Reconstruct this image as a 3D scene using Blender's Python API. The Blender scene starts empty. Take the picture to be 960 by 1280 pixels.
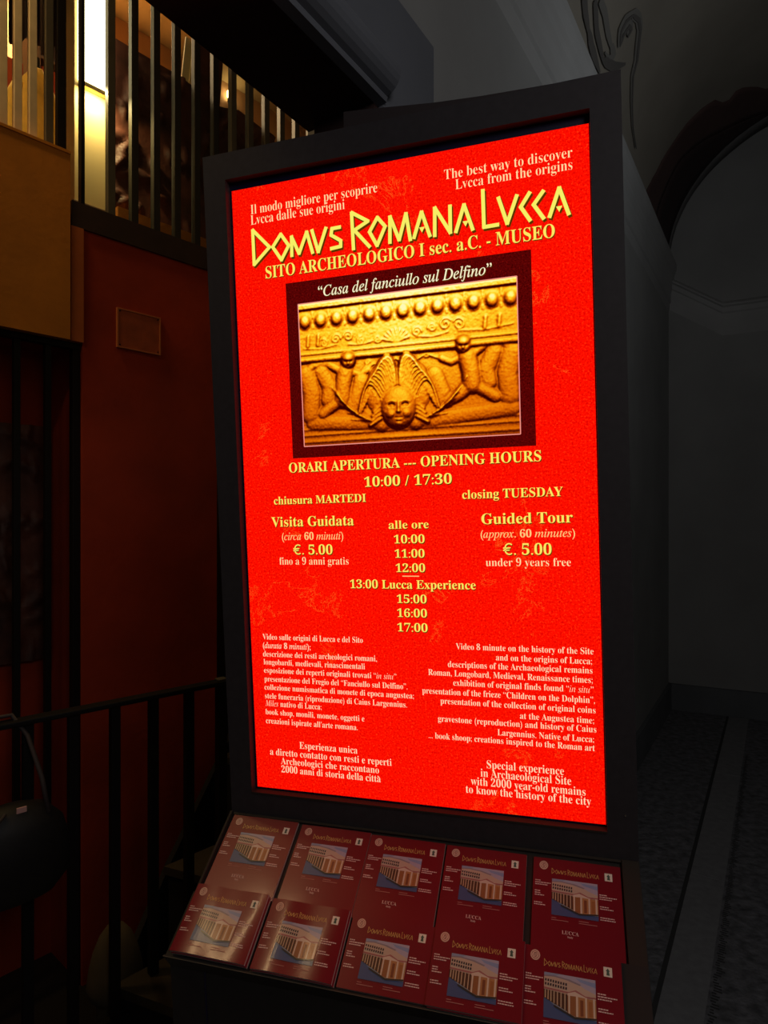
import bpy, bmesh, math, random
import numpy as np
from mathutils import Vector, Matrix
random.seed(7)
C = bpy.context.scene.collection
scene = bpy.context.scene

# ------------------------------------------------------------------ camera, world, lights, exposure
cam_data = bpy.data.cameras.new('camera'); cam = bpy.data.objects.new('camera', cam_data); C.objects.link(cam)
cam.location = (0, 0, 1.55); cam.rotation_euler = (math.radians(90), 0, 0)
cam_data.sensor_fit = 'HORIZONTAL'; cam_data.sensor_width = 36.0; cam_data.lens = 36.0*800/960
cam_data.clip_start = 0.02
scene.camera = cam
vs = scene.view_settings
vs.view_transform = 'Standard'; vs.look = 'None'; vs.gamma = 1.0; vs.exposure = 0.0
vs.use_curve_mapping = False

world = bpy.data.worlds.new('night_air'); scene.world = world; world.use_nodes = True
bg = world.node_tree.nodes['Background']; bg.inputs[0].default_value = (0.75, 0.85, 1.0, 1); bg.inputs[1].default_value = 0.010

def area(name, loc, target, sx, sy, power, col):
    l = bpy.data.lights.new(name, 'AREA'); l.shape = 'RECTANGLE'; l.size = sx; l.size_y = sy; l.energy = power; l.color = col
    o = bpy.data.objects.new(name, l); C.objects.link(o); o.location = loc
    o.rotation_euler = (Vector(target)-Vector(loc)).to_track_quat('-Z', 'Y').to_euler()
    return o
# street daylight remnant coming through the entrance behind the photographer
area('entrance_light', (0.9, -0.9, 2.6), (0.35, 1.2, 1.5), 0.9, 0.7, 11.0, (1.0, 0.95, 0.93))
# warm tube in the stairwell, above left, outside the frame
area('stairwell_tube', (-1.75, 0.62, 3.35), (-0.15, 0.85, 1.0), 0.07, 0.8, 4.5, (1.0, 0.66, 0.32))
# faint cool fill added in the vaulted passage, aimed upwards
area('passage_fill', (1.9, 2.0, 3.0), (1.3, 2.6, 3.6), 0.5, 0.5, 2.2, (0.90, 0.95, 1.0))
# gallery: lamp over the railing and an added fill under the ceiling, both above the frame
area('gallery_front_lamp', (-1.75, 1.75, 4.30), (-1.60, 2.4, 2.7), 0.25, 0.25, 10.0, (1.0, 0.62, 0.22))
area('column_fill', tuple(Vector((-.836, 3.2, 3.43))-Vector((.656, .755, 0))*.553-Vector((.755, -.656, 0))*.09), tuple(Vector((-.836, 3.2, 3.1))-Vector((.656, .755, 0))*.553-Vector((.755, -.656, 0))*.16), 0.10, 0.04, 2.2, (1.0, 0.80, 0.34))  # unseen fill added to brighten the column below its diffuser
area('gallery_ceiling_fill', (-1.9, 3.9, 4.8), (-1.7, 3.9, 2.8), 0.5, 0.5, 45.0, (1.0, 0.72, 0.38))  # unseen fill added to brighten the gallery's back wall

# ------------------------------------------------------------------ materials
def mat(name, col, rough=0.8, metal=0.0, noise=0.0, scale=8.0, bump=0.0, bscale=None, emit=None, estr=1.0, coat=0.0, spec=0.5, detail=5.0):
    m = bpy.data.materials.new(name); m.use_nodes = True; nt = m.node_tree; p = nt.nodes['Principled BSDF']
    p.inputs['Base Color'].default_value = (*col, 1); p.inputs['Roughness'].default_value = rough
    p.inputs['Metallic'].default_value = metal; p.inputs['Specular IOR Level'].default_value = spec
    p.inputs['Coat Weight'].default_value = coat; p.inputs['Coat Roughness'].default_value = 0.12
    if noise or bump:
        tc = nt.nodes.new('ShaderNodeTexCoord')
    if noise:
        n = nt.nodes.new('ShaderNodeTexNoise'); n.inputs['Scale'].default_value = scale; n.inputs['Detail'].default_value = detail
        r = nt.nodes.new('ShaderNodeValToRGB')
        r.color_ramp.elements[0].position = 0.3; r.color_ramp.elements[1].position = 0.72
        r.color_ramp.elements[0].color = (*[c*(1-noise) for c in col], 1)
        r.color_ramp.elements[1].color = (*[min(1, c*(1+noise)) for c in col], 1)
        nt.links.new(tc.outputs['Object'], n.inputs['Vector']); nt.links.new(n.outputs['Fac'], r.inputs['Fac'])
        nt.links.new(r.outputs['Color'], p.inputs['Base Color'])
    if bump:
        n2 = nt.nodes.new('ShaderNodeTexNoise'); n2.inputs['Scale'].default_value = bscale or scale*4; n2.inputs['Detail'].default_value = 4
        b = nt.nodes.new('ShaderNodeBump'); b.inputs['Strength'].default_value = bump; b.inputs['Distance'].default_value = 0.01
        nt.links.new(tc.outputs['Object'], n2.inputs['Vector']); nt.links.new(n2.outputs['Fac'], b.inputs['Height'])
        nt.links.new(b.outputs['Normal'], p.inputs['Normal'])
    if emit:
        p.inputs['Emission Color'].default_value = (*emit, 1); p.inputs['Emission Strength'].default_value = estr
    return m

def emis(name, col, s=1.0):
    m = bpy.data.materials.new(name); m.use_nodes = True; nt = m.node_tree
    nt.nodes.remove(nt.nodes['Principled BSDF'])
    e = nt.nodes.new('ShaderNodeEmission'); e.inputs[0].default_value = (*col, 1); e.inputs[1].default_value = s
    nt.links.new(e.outputs[0], nt.nodes['Material Output'].inputs[0]); return m

def emis_noise(name, cols, scale, streak=None):
    """lit pixels of the display: mottled background of the advert"""
    m = emis(name, cols[1]); nt = m.node_tree; e = nt.nodes['Emission']
    tc = nt.nodes.new('ShaderNodeTexCoord')
    n = nt.nodes.new('ShaderNodeTexNoise'); n.inputs['Scale'].default_value = scale; n.inputs['Detail'].default_value = 3; n.inputs['Roughness'].default_value = 0.7
    r = nt.nodes.new('ShaderNodeValToRGB'); cr = r.color_ramp
    cr.elements[0].position = 0.36; cr.elements[0].color = (*cols[0], 1)
    cr.elements[1].position = 0.46; cr.elements[1].color = (*cols[1], 1)
    x = cr.elements.new(0.56); x.color = (*cols[1], 1)
    x = cr.elements.new(0.70); x.color = (*cols[2], 1)
    nt.links.new(tc.outputs['Object'], n.inputs['Vector']); nt.links.new(n.outputs['Fac'], r.inputs['Fac'])
    out = r.outputs['Color']
    if streak:
        n2 = nt.nodes.new('ShaderNodeTexNoise'); n2.inputs['Scale'].default_value = 11; n2.inputs['Detail'].default_value = 8; n2.inputs['Roughness'].default_value = 0.72
        n2.inputs['Distortion'].default_value = 0.6
        s = nt.nodes.new('ShaderNodeMath'); s.operation = 'SUBTRACT'; s.inputs[1].default_value = 0.5
        a = nt.nodes.new('ShaderNodeMath'); a.operation = 'ABSOLUTE'
        k = nt.nodes.new('ShaderNodeMath'); k.operation = 'LESS_THAN'; k.inputs[1].default_value = 0.003
        n3 = nt.nodes.new('ShaderNodeTexNoise'); n3.inputs['Scale'].default_value = 6
        k3 = nt.nodes.new('ShaderNodeMath'); k3.operation = 'GREATER_THAN'; k3.inputs[1].default_value = 0.60
        mu = nt.nodes.new('ShaderNodeMath'); mu.operation = 'MULTIPLY'
        mx = nt.nodes.new('ShaderNodeMix'); mx.data_type = 'RGBA'; mx.inputs[7].default_value = (*streak, 1)
        for q in (n2, n3): nt.links.new(tc.outputs['Object'], q.inputs['Vector'])
        nt.links.new(n2.outputs['Fac'], s.inputs[0]); nt.links.new(s.outputs[0], a.inputs[0]); nt.links.new(a.outputs[0], k.inputs[0])
        nt.links.new(n3.outputs['Fac'], k3.inputs[0]); nt.links.new(k.outputs[0], mu.inputs[0]); nt.links.new(k3.outputs[0], mu.inputs[1])
        m2 = nt.nodes.new('ShaderNodeMath'); m2.operation = 'MULTIPLY'; m2.inputs[1].default_value = 0.55
        nt.links.new(mu.outputs[0], m2.inputs[0]); nt.links.new(m2.outputs[0], mx.inputs[0])
        nt.links.new(out, mx.inputs[6]); out = mx.outputs[2]
    nt.links.new(out, e.inputs[0]); return m

def vcol_emit(name, s=1.0):
    m = emis(name, (1, 1, 1), s); nt = m.node_tree; a = nt.nodes.new('ShaderNodeAttribute'); a.attribute_name = 'Col'
    nt.links.new(a.outputs['Color'], nt.nodes['Emission'].inputs[0]); return m
def vcol_print(name):
    m = mat(name, (1, 1, 1), 0.35, coat=0.3); nt = m.node_tree; a = nt.nodes.new('ShaderNodeAttribute'); a.attribute_name = 'Col'
    nt.links.new(a.outputs['Color'], nt.nodes['Principled BSDF'].inputs['Base Color']); return m

M = dict(
    kiosk=mat('charcoal_laminate', (0.036, 0.031, 0.034), 0.55, noise=0.12, scale=90, spec=0.3),
    bezel=mat('display_bezel', (0.006, 0.005, 0.03), 0.4),  # navy in the base colour stands for the display's backlight leak
    tray=mat('tray_laminate', (0.020, 0.017, 0.016), 0.6, noise=0.1, scale=60, spec=0.3),
    rim=mat('rim_laminate', (0.030, 0.024, 0.019), 0.65, spec=0.25),
    edge=mat('pale_edge', (0.10, 0.08, 0.06), 0.6),  # paler line along the top of the tray lip
    housing=mat('housing_laminate', (0.026, 0.017, 0.018), 0.7),
    screw=mat('screw_steel', (0.5, 0.48, 0.45), 0.3, 1.0),
    screen_red=emis_noise('screen_red', ((0.66, 0.0, 0.0), (1.0, 0.004, 0.0), (1.0, 0.045, 0.006)), 360, (1.0, 0.20, 0.02)),
    screen_maroon=emis_noise('screen_maroon', ((0.035, 0.0, 0.0), (0.09, 0.001, 0.001), (0.20, 0.004, 0.002)), 420),
    t_yellow=emis('letter_yellow', (1.0, 0.80, 0.12)),
    t_title=emis('letter_title', (0.93, 0.86, 0.13)),
    t_light=emis('letter_cream', (1.0, 0.72, 0.36)),
    t_white=emis('letter_white', (1.0, 0.70, 0.44)),
    t_ital=emis('letter_pale', (1.0, 0.92, 0.60)),
    t_orange=emis('letter_orange', (1.0, 0.62, 0.22)),
    t_shadow=emis('letter_shadow', (0.10, 0.03, 0.0)),
    frieze=vcol_emit('frieze_photo'),
    pic_line=emis('picture_rule', (0.9, 0.28, 0.22)),
    cover=mat('brochure_cover', (0.21, 0.006, 0.016), 0.30, coat=0.45, spec=0.4),
    page=mat('brochure_pages', (0.55, 0.42, 0.38), 0.6),
    gold=mat('gold_ink', (0.72, 0.46, 0.14), 0.4),
    seal=mat('seal_ink', (0.78, 0.52, 0.40), 0.5),
    seal2=mat('seal_detail_ink', (0.25, 0.06, 0.05), 0.5),
    pale=mat('pale_ink', (0.80, 0.60, 0.56), 0.5),
    faint=mat('faint_ink', (0.45, 0.18, 0.16), 0.5),
    white=mat('white_ink', (0.85, 0.82, 0.68), 0.5),
    green=mat('green_ink', (0.06, 0.12, 0.09), 0.5),
    picture=vcol_print('cover_picture'),
    redwall=mat('red_plaster', (0.38, 0.034, 0.006), 0.9, noise=0.22, scale=3.0, bump=0.15, bscale=40),
    jamb=mat('orange_plaster', (0.50, 0.13, 0.03), 0.9, noise=0.15, scale=5, bump=0.1, bscale=40),
    tan=mat('ochre_plaster', (0.60, 0.22, 0.018), 0.85, noise=0.12, scale=6, bump=0.1, bscale=50),
    iron=mat('black_iron', (0.008, 0.006, 0.006), 0.6, spec=0.2),
    slatshade=mat('shaded_slat_paint', (0.017, 0.014, 0.010), 0.6, noise=0.15, scale=12),  # darker copy of the grey slat paint, shade put into its colour
    slatlit=mat('lit_slat_paint', (0.70, 0.58, 0.40), 0.6, noise=0.12, scale=12),  # lighter copy of the grey slat paint, lamplight put into its colour
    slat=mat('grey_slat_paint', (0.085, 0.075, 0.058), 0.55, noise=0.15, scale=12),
    darkwood=mat('dark_wood', (0.035, 0.014, 0.010), 0.6, noise=0.3, scale=10),
    lampglow=emis('lamp_glow', (1.0, 0.86, 0.46), 5.0),
    cream=mat('cream_paint', (0.72, 0.56, 0.26), 0.8, noise=0.06, scale=5),
    orangewall=mat('apricot_plaster', (0.60, 0.34, 0.15), 0.9, noise=0.12, scale=4),
    relief=mat('dark_relief', (0.085, 0.024, 0.013), 0.6, noise=0.55, scale=9, bump=0.3, bscale=30),
    yellowcloth=mat('yellow_cloth', (0.75, 0.50, 0.10), 0.85, noise=0.2, scale=14),
    redgoods=mat('red_goods', (0.50, 0.08, 0.03), 0.6),
    shelf=mat('shelf_wood', (0.16, 0.08, 0.03), 0.6, noise=0.2, scale=12),
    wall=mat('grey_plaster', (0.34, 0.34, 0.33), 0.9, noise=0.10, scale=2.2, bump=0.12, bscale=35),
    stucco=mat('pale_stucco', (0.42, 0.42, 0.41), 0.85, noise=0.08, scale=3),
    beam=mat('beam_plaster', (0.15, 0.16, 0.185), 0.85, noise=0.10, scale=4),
    soffit=mat('soffit_wood', (0.045, 0.018, 0.015), 0.8, noise=0.3, scale=9),
    vault=mat('vault_plaster', (0.30, 0.27, 0.22), 0.9, noise=0.18, scale=1.6, bump=0.1, bscale=30),
    rib=mat('umber_paint', (0.10, 0.055, 0.048), 0.9, noise=0.2, scale=3),
    ribdark=mat('dark_umber_paint', (0.045, 0.025, 0.024), 0.9, noise=0.2, scale=3),
    ribgrey=mat('slate_paint', (0.16, 0.155, 0.15), 0.9, noise=0.15, scale=3),
    scroll=mat('scroll_paint', (0.21, 0.20, 0.18), 0.9),
    scrolldark=mat('dark_scroll_paint', (0.13, 0.12, 0.11), 0.9),  # darker lines of the painted scroll
    base=mat('grey_base_paint', (0.17, 0.18, 0.19), 0.8, noise=0.1, scale=4),
    floor=mat('rough_stone', (0.20, 0.20, 0.215), 0.85, noise=0.45, scale=26, bump=0.9, bscale=42),
    border=mat('smooth_stone', (0.30, 0.30, 0.31), 0.75, noise=0.12, scale=30, bump=0.15, bscale=120),
    groove=mat('groove_dark', (0.06, 0.06, 0.06), 0.95),  # dark tone of the border joint and tooth marks
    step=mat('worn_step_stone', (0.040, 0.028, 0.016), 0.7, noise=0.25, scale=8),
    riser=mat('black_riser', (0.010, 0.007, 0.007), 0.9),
    khaki=mat('khaki_stone', (0.10, 0.07, 0.033), 0.9, noise=0.2, scale=12),
    bag=mat('black_nylon', (0.008, 0.007, 0.008), 0.6, noise=0.2, scale=30),
    strap=mat('grey_webbing', (0.05, 0.035, 0.035), 0.7),
    glintred=mat('pale_red_glint', (0.75, 0.40, 0.36), 0.5),  # colour of the glint on the bag
    bulb=emis('small_bulb', (1.0, 0.8, 0.4), 6.0),
)

# ------------------------------------------------------------------ helpers
def link(o, parent=None):
    C.objects.link(o)
    if parent is not None: o.parent = parent
    return o
def mesh(name, verts, faces, m, parent=None, smooth=False):
    me = bpy.data.meshes.new(name); me.from_pydata([tuple(v) for v in verts], [], faces)
    mats = m if isinstance(m, (list, tuple)) else [m]
    for q in mats: me.materials.append(q)
    bm = bmesh.new(); bm.from_mesh(me); bmesh.ops.recalc_face_normals(bm, faces=bm.faces); bm.to_mesh(me); bm.free()
    if smooth:
        for p in me.polygons: p.use_smooth = True
    return link(bpy.data.objects.new(name, me), parent)
def tag(o, label=None, cat=None, group=None, kind=None):
    if label: o['label'] = label
    if cat: o['category'] = cat
    if group: o['group'] = group
    if kind: o['kind'] = kind
    return o
def thing(name, label, cat, loc=(0, 0, 0), group=None, mw=None):
    o = bpy.data.objects.new(name, None); o.empty_display_size = 0.05; C.objects.link(o)
    if mw is not None: o.matrix_world = mw
    else: o.location = loc
    return tag(o, label, cat, group)

class G:
    """collects solids in the frame origin + u*U + v*V + w*W"""
    def __init__(s, O=(0, 0, 0), U=(1, 0, 0), V=(0, 1, 0), W=(0, 0, 1)):
        s.O, s.U, s.V, s.W = map(Vector, (O, U, V, W)); s.v = []; s.f = []; s.mi = []
    def P(s, u, v, w): return s.O+s.U*u+s.V*v+s.W*w
    def box(s, u0, u1, v0, v1, w0, w1, mi=0, bev=0.0):
        if bev:
            bm = bmesh.new(); bmesh.ops.create_cube(bm, size=1)
            for q in bm.verts: q.co = Vector(((u0+u1)/2+q.co.x*(u1-u0), (v0+v1)/2+q.co.y*(v1-v0), (w0+w1)/2+q.co.z*(w1-w0)))
            bmesh.ops.bevel(bm, geom=list(bm.edges), offset=bev, segments=2, affect='EDGES', profile=0.6)
            n = len(s.v)
            for q in bm.verts: s.v.append(s.P(*q.co))
            for fc in bm.faces: s.f.append([n+x.index for x in fc.verts]); s.mi.append(mi)
            bm.free(); return s
        n = len(s.v)
        for u in (u0, u1):
            for v in (v0, v1):
                for w in (w0, w1): s.v.append(s.P(u, v, w))
        for q in ((0, 1, 3, 2), (4, 6, 7, 5), (0, 4, 5, 1), (2, 3, 7, 6), (0, 2, 6, 4), (1, 5, 7, 3)):
            s.f.append([n+i for i in q]); s.mi.append(mi)
        return s
    def prism(s, pts, w0, w1, mi=0):          # polygon in u,v; thickness along w
        n = len(s.v); k = len(pts)
        for w in (w0, w1):
            for (u, v) in pts: s.v.append(s.P(u, v, w))
        s.f.append([n+i for i in range(k)]); s.f.append([n+k+i for i in reversed(range(k))]); s.mi += [mi, mi]
        for i in range(k):
            j = (i+1) % k; s.f.append([n+i, n+k+i, n+k+j, n+j]); s.mi.append(mi)
        return s
    def sweep(s, prof, w0, w1, mi=0): return s.prism(prof, w0, w1, mi)
    def tube(s, pts, r, seg=8, mi=0, sx=1.0):
        n = len(s.v); pts = [s.P(*p) for p in pts]
        for i, p in enumerate(pts):
            t = (pts[min(i+1, len(pts)-1)]-pts[max(i-1, 0)]).normalized()
            a = t.cross(Vector((0.013, 0.02, 1))); a = a.normalized() if a.length > .05 else Vector((1, 0, 0)); b = t.cross(a)
            rr = r[i] if isinstance(r, (list, tuple)) else r
            for k in range(seg):
                an = 2*math.pi*k/seg; s.v.append(p+a*math.cos(an)*rr*sx+b*math.sin(an)*rr)
        for i in range(len(pts)-1):
            for k in range(seg):
                s.f.append([n+i*seg+k, n+i*seg+(k+1) % seg, n+(i+1)*seg+(k+1) % seg, n+(i+1)*seg+k]); s.mi.append(mi)
        s.f.append([n+k for k in range(seg)]); s.f.append([n+(len(pts)-1)*seg+k for k in range(seg)]); s.mi += [mi, mi]
        return s
    def lathe(s, prof, seg=24, mi=0, cx=0, cy=0):
        n = len(s.v)
        for (r, z) in prof:
            for k in range(seg): s.v.append(s.P(cx+r*math.cos(2*math.pi*k/seg), cy+r*math.sin(2*math.pi*k/seg), z))
        for i in range(len(prof)-1):
            for k in range(seg):
                s.f.append([n+i*seg+k, n+i*seg+(k+1) % seg, n+(i+1)*seg+(k+1) % seg, n+(i+1)*seg+k]); s.mi.append(mi)
        s.f.append([n+k for k in range(seg)]); s.f.append([n+(len(prof)-1)*seg+k for k in range(seg)]); s.mi += [mi, mi]
        return s
    def build(s, name, m, parent=None, smooth=False):
        # vertices relative to the first corner's base keep object origins near the geometry when top-level
        vs_ = s.v; off = Vector((0, 0, 0))
        if parent is None:
            xs = [v.x for v in vs_]; ys = [v.y for v in vs_]; zs = [v.z for v in vs_]
            off = Vector(((min(xs)+max(xs))/2, (min(ys)+max(ys))/2, min(zs)))
            vs_ = [v-off for v in vs_]
        o = mesh(name, vs_, s.f, m, parent, smooth)
        if any(s.mi):
            # recalc keeps face order
            for p, k in zip(o.data.polygons, s.mi): p.material_index = k
        o.location = off
        return o
def structure(o): o['kind'] = 'structure'; return o

# ------------------------------------------------------------------ the room
F2 = Vector((.5255, .8508, 0)); E2 = Vector((.8508, -.5255, 0)); ZU = Vector((0, 0, 1))
K0 = Vector((2.25, 5.06, 0))                      # far corner of the passage
# passage wall: frame (distance back from the corner, height, into the passage)
def gw(): return G(K0, -F2, ZU, E2)
structure(gw().box(0, 4.40, 0, 3.62, -.12, 0).build('wall_passage', M['wall']))
structure(gw().box(4.40, 6.4, 2.54, 3.62, -.12, 0).build('wall_passage.001', M['wall']))
structure(gw().box(0, 4.36, 0, .20, 0, .025).build('baseboard_passage', M['base']))
# moulded cornice along the passage wall
prof = [(3.13, 0), (3.15, .012), (3.19, .014), (3.20, .03), (3.27, .034), (3.30, .05), (3.35, .052), (3.37, .065), (3.41, .07), (3.45, .095), (3.49, .10), (3.50, 0)]
g = G(K0, ZU, E2, -F2); g.prism([(z_, y_*.6) for z_, y_ in prof], -.02, 6.4); structure(g.build('trim_1', M['stucco']))
# back wall and its base
EB = Vector((.9026, -.4305, 0)); NB = Vector((-.4305, -.9026, 0))
def gb(): return G(K0, EB, ZU, NB)
structure(gb().box(-.3, 3.0, 0, 4.75, -.12, 0).build('wall_back', M['wall']))
structure(gb().box(0, 3.0, 0, .20, 0, .03).build('baseboard_back', M['base']))
# its cornice: a raking length that drops from the corner, then the level run
c = gb()
rows = [(0.0, .0), (-.03, .045), (-.045, .05), (-.055, .035), (-.09, .03), (-.10, .022), (-.15, .02), (-.20, .012), (-.26, .0)]
pathc = [(0.0, 3.41), (.3775, 3.16), (1.6, 3.175), (3.0, 3.18)]
for i, (s_, z_) in enumerate(pathc):
    for (dz, w_) in rows: c.v.append(c.P(s_, z_+dz, w_))
nr = len(rows)
for i in range(len(pathc)-1):
    for k in range(nr-1):
        c.f.append([i*nr+k, (i+1)*nr+k, (i+1)*nr+k+1, i*nr+k+1]); c.mi.append(0)
    c.f.append([i*nr+nr-1, (i+1)*nr+nr-1, (i+1)*nr, i*nr]); c.mi.append(0)
c.f.append(list(range(nr))); c.f.append([(len(pathc)-1)*nr+k for k in range(nr)]); c.mi += [0, 0]
structure(c.build('trim_2', M['stucco']))
# opposite wall of the passage
structure(G(K0, -F2, ZU, E2).box(-1.2, 6.4, 0, 3.62, 2.10, 2.22).build('wall_right', M['wall']))

# barrel vault over the passage
R_ = 1.05
def SV(t, ph, off=0.0):
    r = R_-off
    return K0-F2*t+E2*(R_-r*math.cos(ph))+ZU*(3.49+.95*r*math.sin(ph))
def vault_patch(name, tfun0, tfun1, p0, p1, off, m, parent=None, nt=12, npx=40, thick=.004):
    v = []; f = []
    for layer in (off, off-thick):
        for i in range(npx+1):
            ph = p0+(p1-p0)*i/npx
            a_, b_ = tfun0(ph), tfun1(ph)
            for j in range(nt+1): v.append(SV(a_+(b_-a_)*j/nt, ph, layer))
    n = (npx+1)*(nt+1)
    for i in range(npx):
        for j in range(nt):
            q = i*(nt+1)+j; f.append([q, q+1, q+nt+2, q+nt+1]); f.append([n+q, n+q+nt+1, n+q+nt+2, n+q+1])
    for i in range(npx):
        for j in (0, nt):
            q = i*(nt+1)+j; f.append([q, q+nt+1, n+q+nt+1, n+q])
    for j in range(nt):
        for i in (0, npx):
            q = i*(nt+1)+j; f.append([q, q+1, n+q+1, n+q])
    return mesh(name, v, f, m, parent, True)
vault = structure(vault_patch('ceiling', lambda p: -1.3, lambda p: 6.4, 0, math.pi, 0, M['vault'], nt=30, npx=48, thick=.10))
ou = [(0.0, 1.20), (.20, 1.02), (.314, .943), (.522, .878), (.68, .856), (.808, .812), (.892, .757), (.915, .72), (.93, .655), (.95, .60), (.976, .622), (1.0, .66), (1.046, .651), (1.141, .538), (1.21, .411), (1.5, .40), (1.9, .45), (2.6, .9), (3.14, 1.2)]
mi_ = [(0.0, .70), (.321, .614), (.549, .594), (.764, .449), (.885, .342), (1.206, .129), (1.5, .12), (3.14, .5)]
def lin(tab): return lambda p: float(np.interp(p, [q[0] for q in tab], [q[1] for q in tab]))
r_ = vault_patch('painted_arch_band', lambda p: lin(mi_)(p), lin(ou), 0, 3.1, .004, M['rib'], vault, nt=6, npx=70)
r_ = vault_patch('painted_arch_dark_band', lambda p: .09, lin(mi_), 0, 3.1, .005, M['ribdark'], vault, nt=4, npx=50)  # darker inner band of the painted arch
r_ = vault_patch('painted_arch_edge', lambda p: -.05, lambda p: .09, 0, 3.1, .006, M['ribgrey'], vault, nt=2, npx=50)
def vault_stroke(name, pts, wid, m, off=.006):
    # painted line on the vault, resampled smoothly
    P = np.array(pts, float); tt = np.linspace(0, len(P)-1, (len(P)-1)*4+1)
    Q = np.stack([np.interp(tt, range(len(P)), P[:, k]) for k in (0, 1)], 1)
    v = []; f = []
    for i, q in enumerate(Q):
        d = Q[min(i+1, len(Q)-1)]-Q[max(i-1, 0)]; d /= np.linalg.norm(d)+1e-9
        nrm = np.array([-d[1], d[0]])*wid*(.5+.5*math.sin(math.pi*min(1, (i+1)/(len(Q)*.5)))**.5 if i < len(Q)*.5 else 1.0)
        nrm = nrm*(1.0 if i < len(Q)*.7 else max(.25, (len(Q)-i)/(len(Q)*.3)))
        for sg in (-1, 1):
            w = q+nrm*sg; v.append(SV(w[0], max(0.01, w[1]), off)); v.append(SV(w[0], max(0.01, w[1]), off+.003))
    for i in range(len(Q)-1):
        k = i*4; f += [[k, k+2, k+6, k+4], [k+1, k+5, k+7, k+3], [k, k+4, k+5, k+1], [k+2, k+3, k+7, k+6]]
    return mesh(name, v, f, m, vault)
SA = [(2.157, .431), (2.149, .469), (2.187, .461), (2.206, .41), (2.2, .369), (2.244, .402), (2.24, .451), (2.2, .504), (2.125, .528), (2.062, .521), (1.937, .443), (1.905, .382), (1.793, .311), (1.663, .24), (1.514, .196)]
vault_stroke('painted_scroll', [(a+.012, b+.004) for a, b in SA], .024, M['scroll'])
vault_stroke('painted_scroll_line', SA, .010, M['scrolldark'], .010)
SB = [(2.568, .342), (2.479, .344), (2.378, .319), (2.294, .308), (2.227, .31), (2.269, .264), (2.349, .248)]
vault_stroke('painted_scroll', SB, .022, M['scroll'])
vault_stroke('painted_scroll_line', [(2.614, .313), (2.505, .247), (2.346, .214), (2.18, .277), (2.054, .363)], .024, M['scrolldark'])
vault_stroke('painted_scroll_line', [(2.80, .30), (2.68, .22), (2.52, .165), (2.36, .15)], .03, M['scrolldark'])

# floor, with the smooth stone border let into the rough paving
flo = structure(G().prism([(-2.6, -1.2), (5.2, -1.2), (5.2, 6.0), (2.1, 6.0), (2.2, 5.1), (.62, 2.62), (-.10, 1.95), (-.50, 2.125), (-1.895, .852), (-2.6, .2)], -.50, 0).build('floor', M['floor']))
structure(G().prism([(-3.4, .2), (-2.6, .2), (-1.895, .852), (-.50, 2.125), (-.10, 1.95), (1.2, 3.6), (1.2, 5.0), (-3.4, 3.0)], -.60, -.45).build('floor.001', M['riser']))
FB = Vector((.811, 1.9375, 0)); FBN = Vector((F2.y, -F2.x, 0))
L_ = [-1.6]+[x for x in (-.35, .95, 2.2, 3.42)]
for i in range(4):
    b_ = G(FB-flo.location, F2, FBN, ZU).box(L_[i]+.003, L_[i+1]-.003, .004, .134, .0, .004, bev=.0015); b_.build('border_stone', M['border'], flo)
G(FB-flo.location, F2, FBN, ZU).box(-1.6, 3.42, -.012, .004, .0, .0015).build('border_joint', M['groove'], flo)
# chiselled tooth marks along the border
ch = G(FB-flo.location, F2, FBN, ZU)
for i in range(260):
    x = -.9+i*.0135; y = .142+random.uniform(-.002, .006)
    ch.box(x, x+.006, y, y+random.uniform(.010, .026), 0, .0012)
ch.build('chisel_mark', M['groove'], flo)['kind'] = 'stuff'

# lintel and pier between the passage and the stairwell
BE = Vector((.105, 1.35, 0))
def gl(): return G(BE, -F2, ZU, E2)
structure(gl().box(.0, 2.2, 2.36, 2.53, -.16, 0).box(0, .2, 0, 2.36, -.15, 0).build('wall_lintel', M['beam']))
structure(gl().box(.2, 2.2, 2.305, 2.36, -.176, -.012).box(.2, .215, 0, 2.305, -.15, -.012).build('trim_3', M['soffit']))
pr = []
for k in range(13):
    an = -math.pi/2+math.pi*k/12*1.05; pr.append((2.348+.036*math.sin(an), -.004+.040*max(0, math.cos(an))))
pr = [(2.300, -.012), (2.303, .006), (2.311, .008)]+pr[1:]+[(2.392, .008), (2.398, 0), (2.398, -.012)]
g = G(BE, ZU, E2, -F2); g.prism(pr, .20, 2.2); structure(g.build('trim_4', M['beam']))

# ------------------------------------------------------------------ stairwell wall on the left
D1 = Vector((.656, .755, 0)); N1 = Vector((.755, -.656, 0)); P1 = Vector((-.836, 3.2, 0))
def g1(): return G(P1, -D1, ZU, N1)             # u grows towards the viewer's left
wl = structure(g1().box(0, .664, -.45, 2.74, -.12, 0).build('wall_left', M['redwall']))
structure(g1().box(.664, .715, 2.262, 2.74, -.12, .012).build('trim_5', M['jamb']))
structure(g1().box(.722, 1.9, 2.262, 3.025, -.10, .02).box(.722, 1.9, 3.025, 3.037, -.10, .026).build('wall_left.001', M['tan']))
structure(g1().box(.664, 1.9, -.45, 2.262, -.42, -.32).build('wall_left.002', M['redwall']))
structure(g1().box(.60, .664, -.45, 2.262, -.42, -.121).box(.60, 1.9, 2.262, 2.36, -.42, -.121).build('wall_left.003', M['redwall']))
structure(g1().box(-4.2, 0, -.45, 2.74, -.55, -.45).build('wall_stair', M['darkwood']))
structure(g1().box(-4.2, .712, 2.74, 2.845, -.20, .012).build('trim_6', M['darkwood']))
structure(g1().box(-4.2, 2.0, 2.74, 2.80, -1.6, -.20).build('floor_gallery', M['darkwood']))
structure(g1().box(-1.3, .46, 2.90, 2.945, -.30, -.10).build('trim_7', M['tan']))
structure(g1().box(-4.2, 2.2, 2.80, 5.0, -1.7, -1.6).build('wall_gallery', M['orangewall']))
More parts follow.
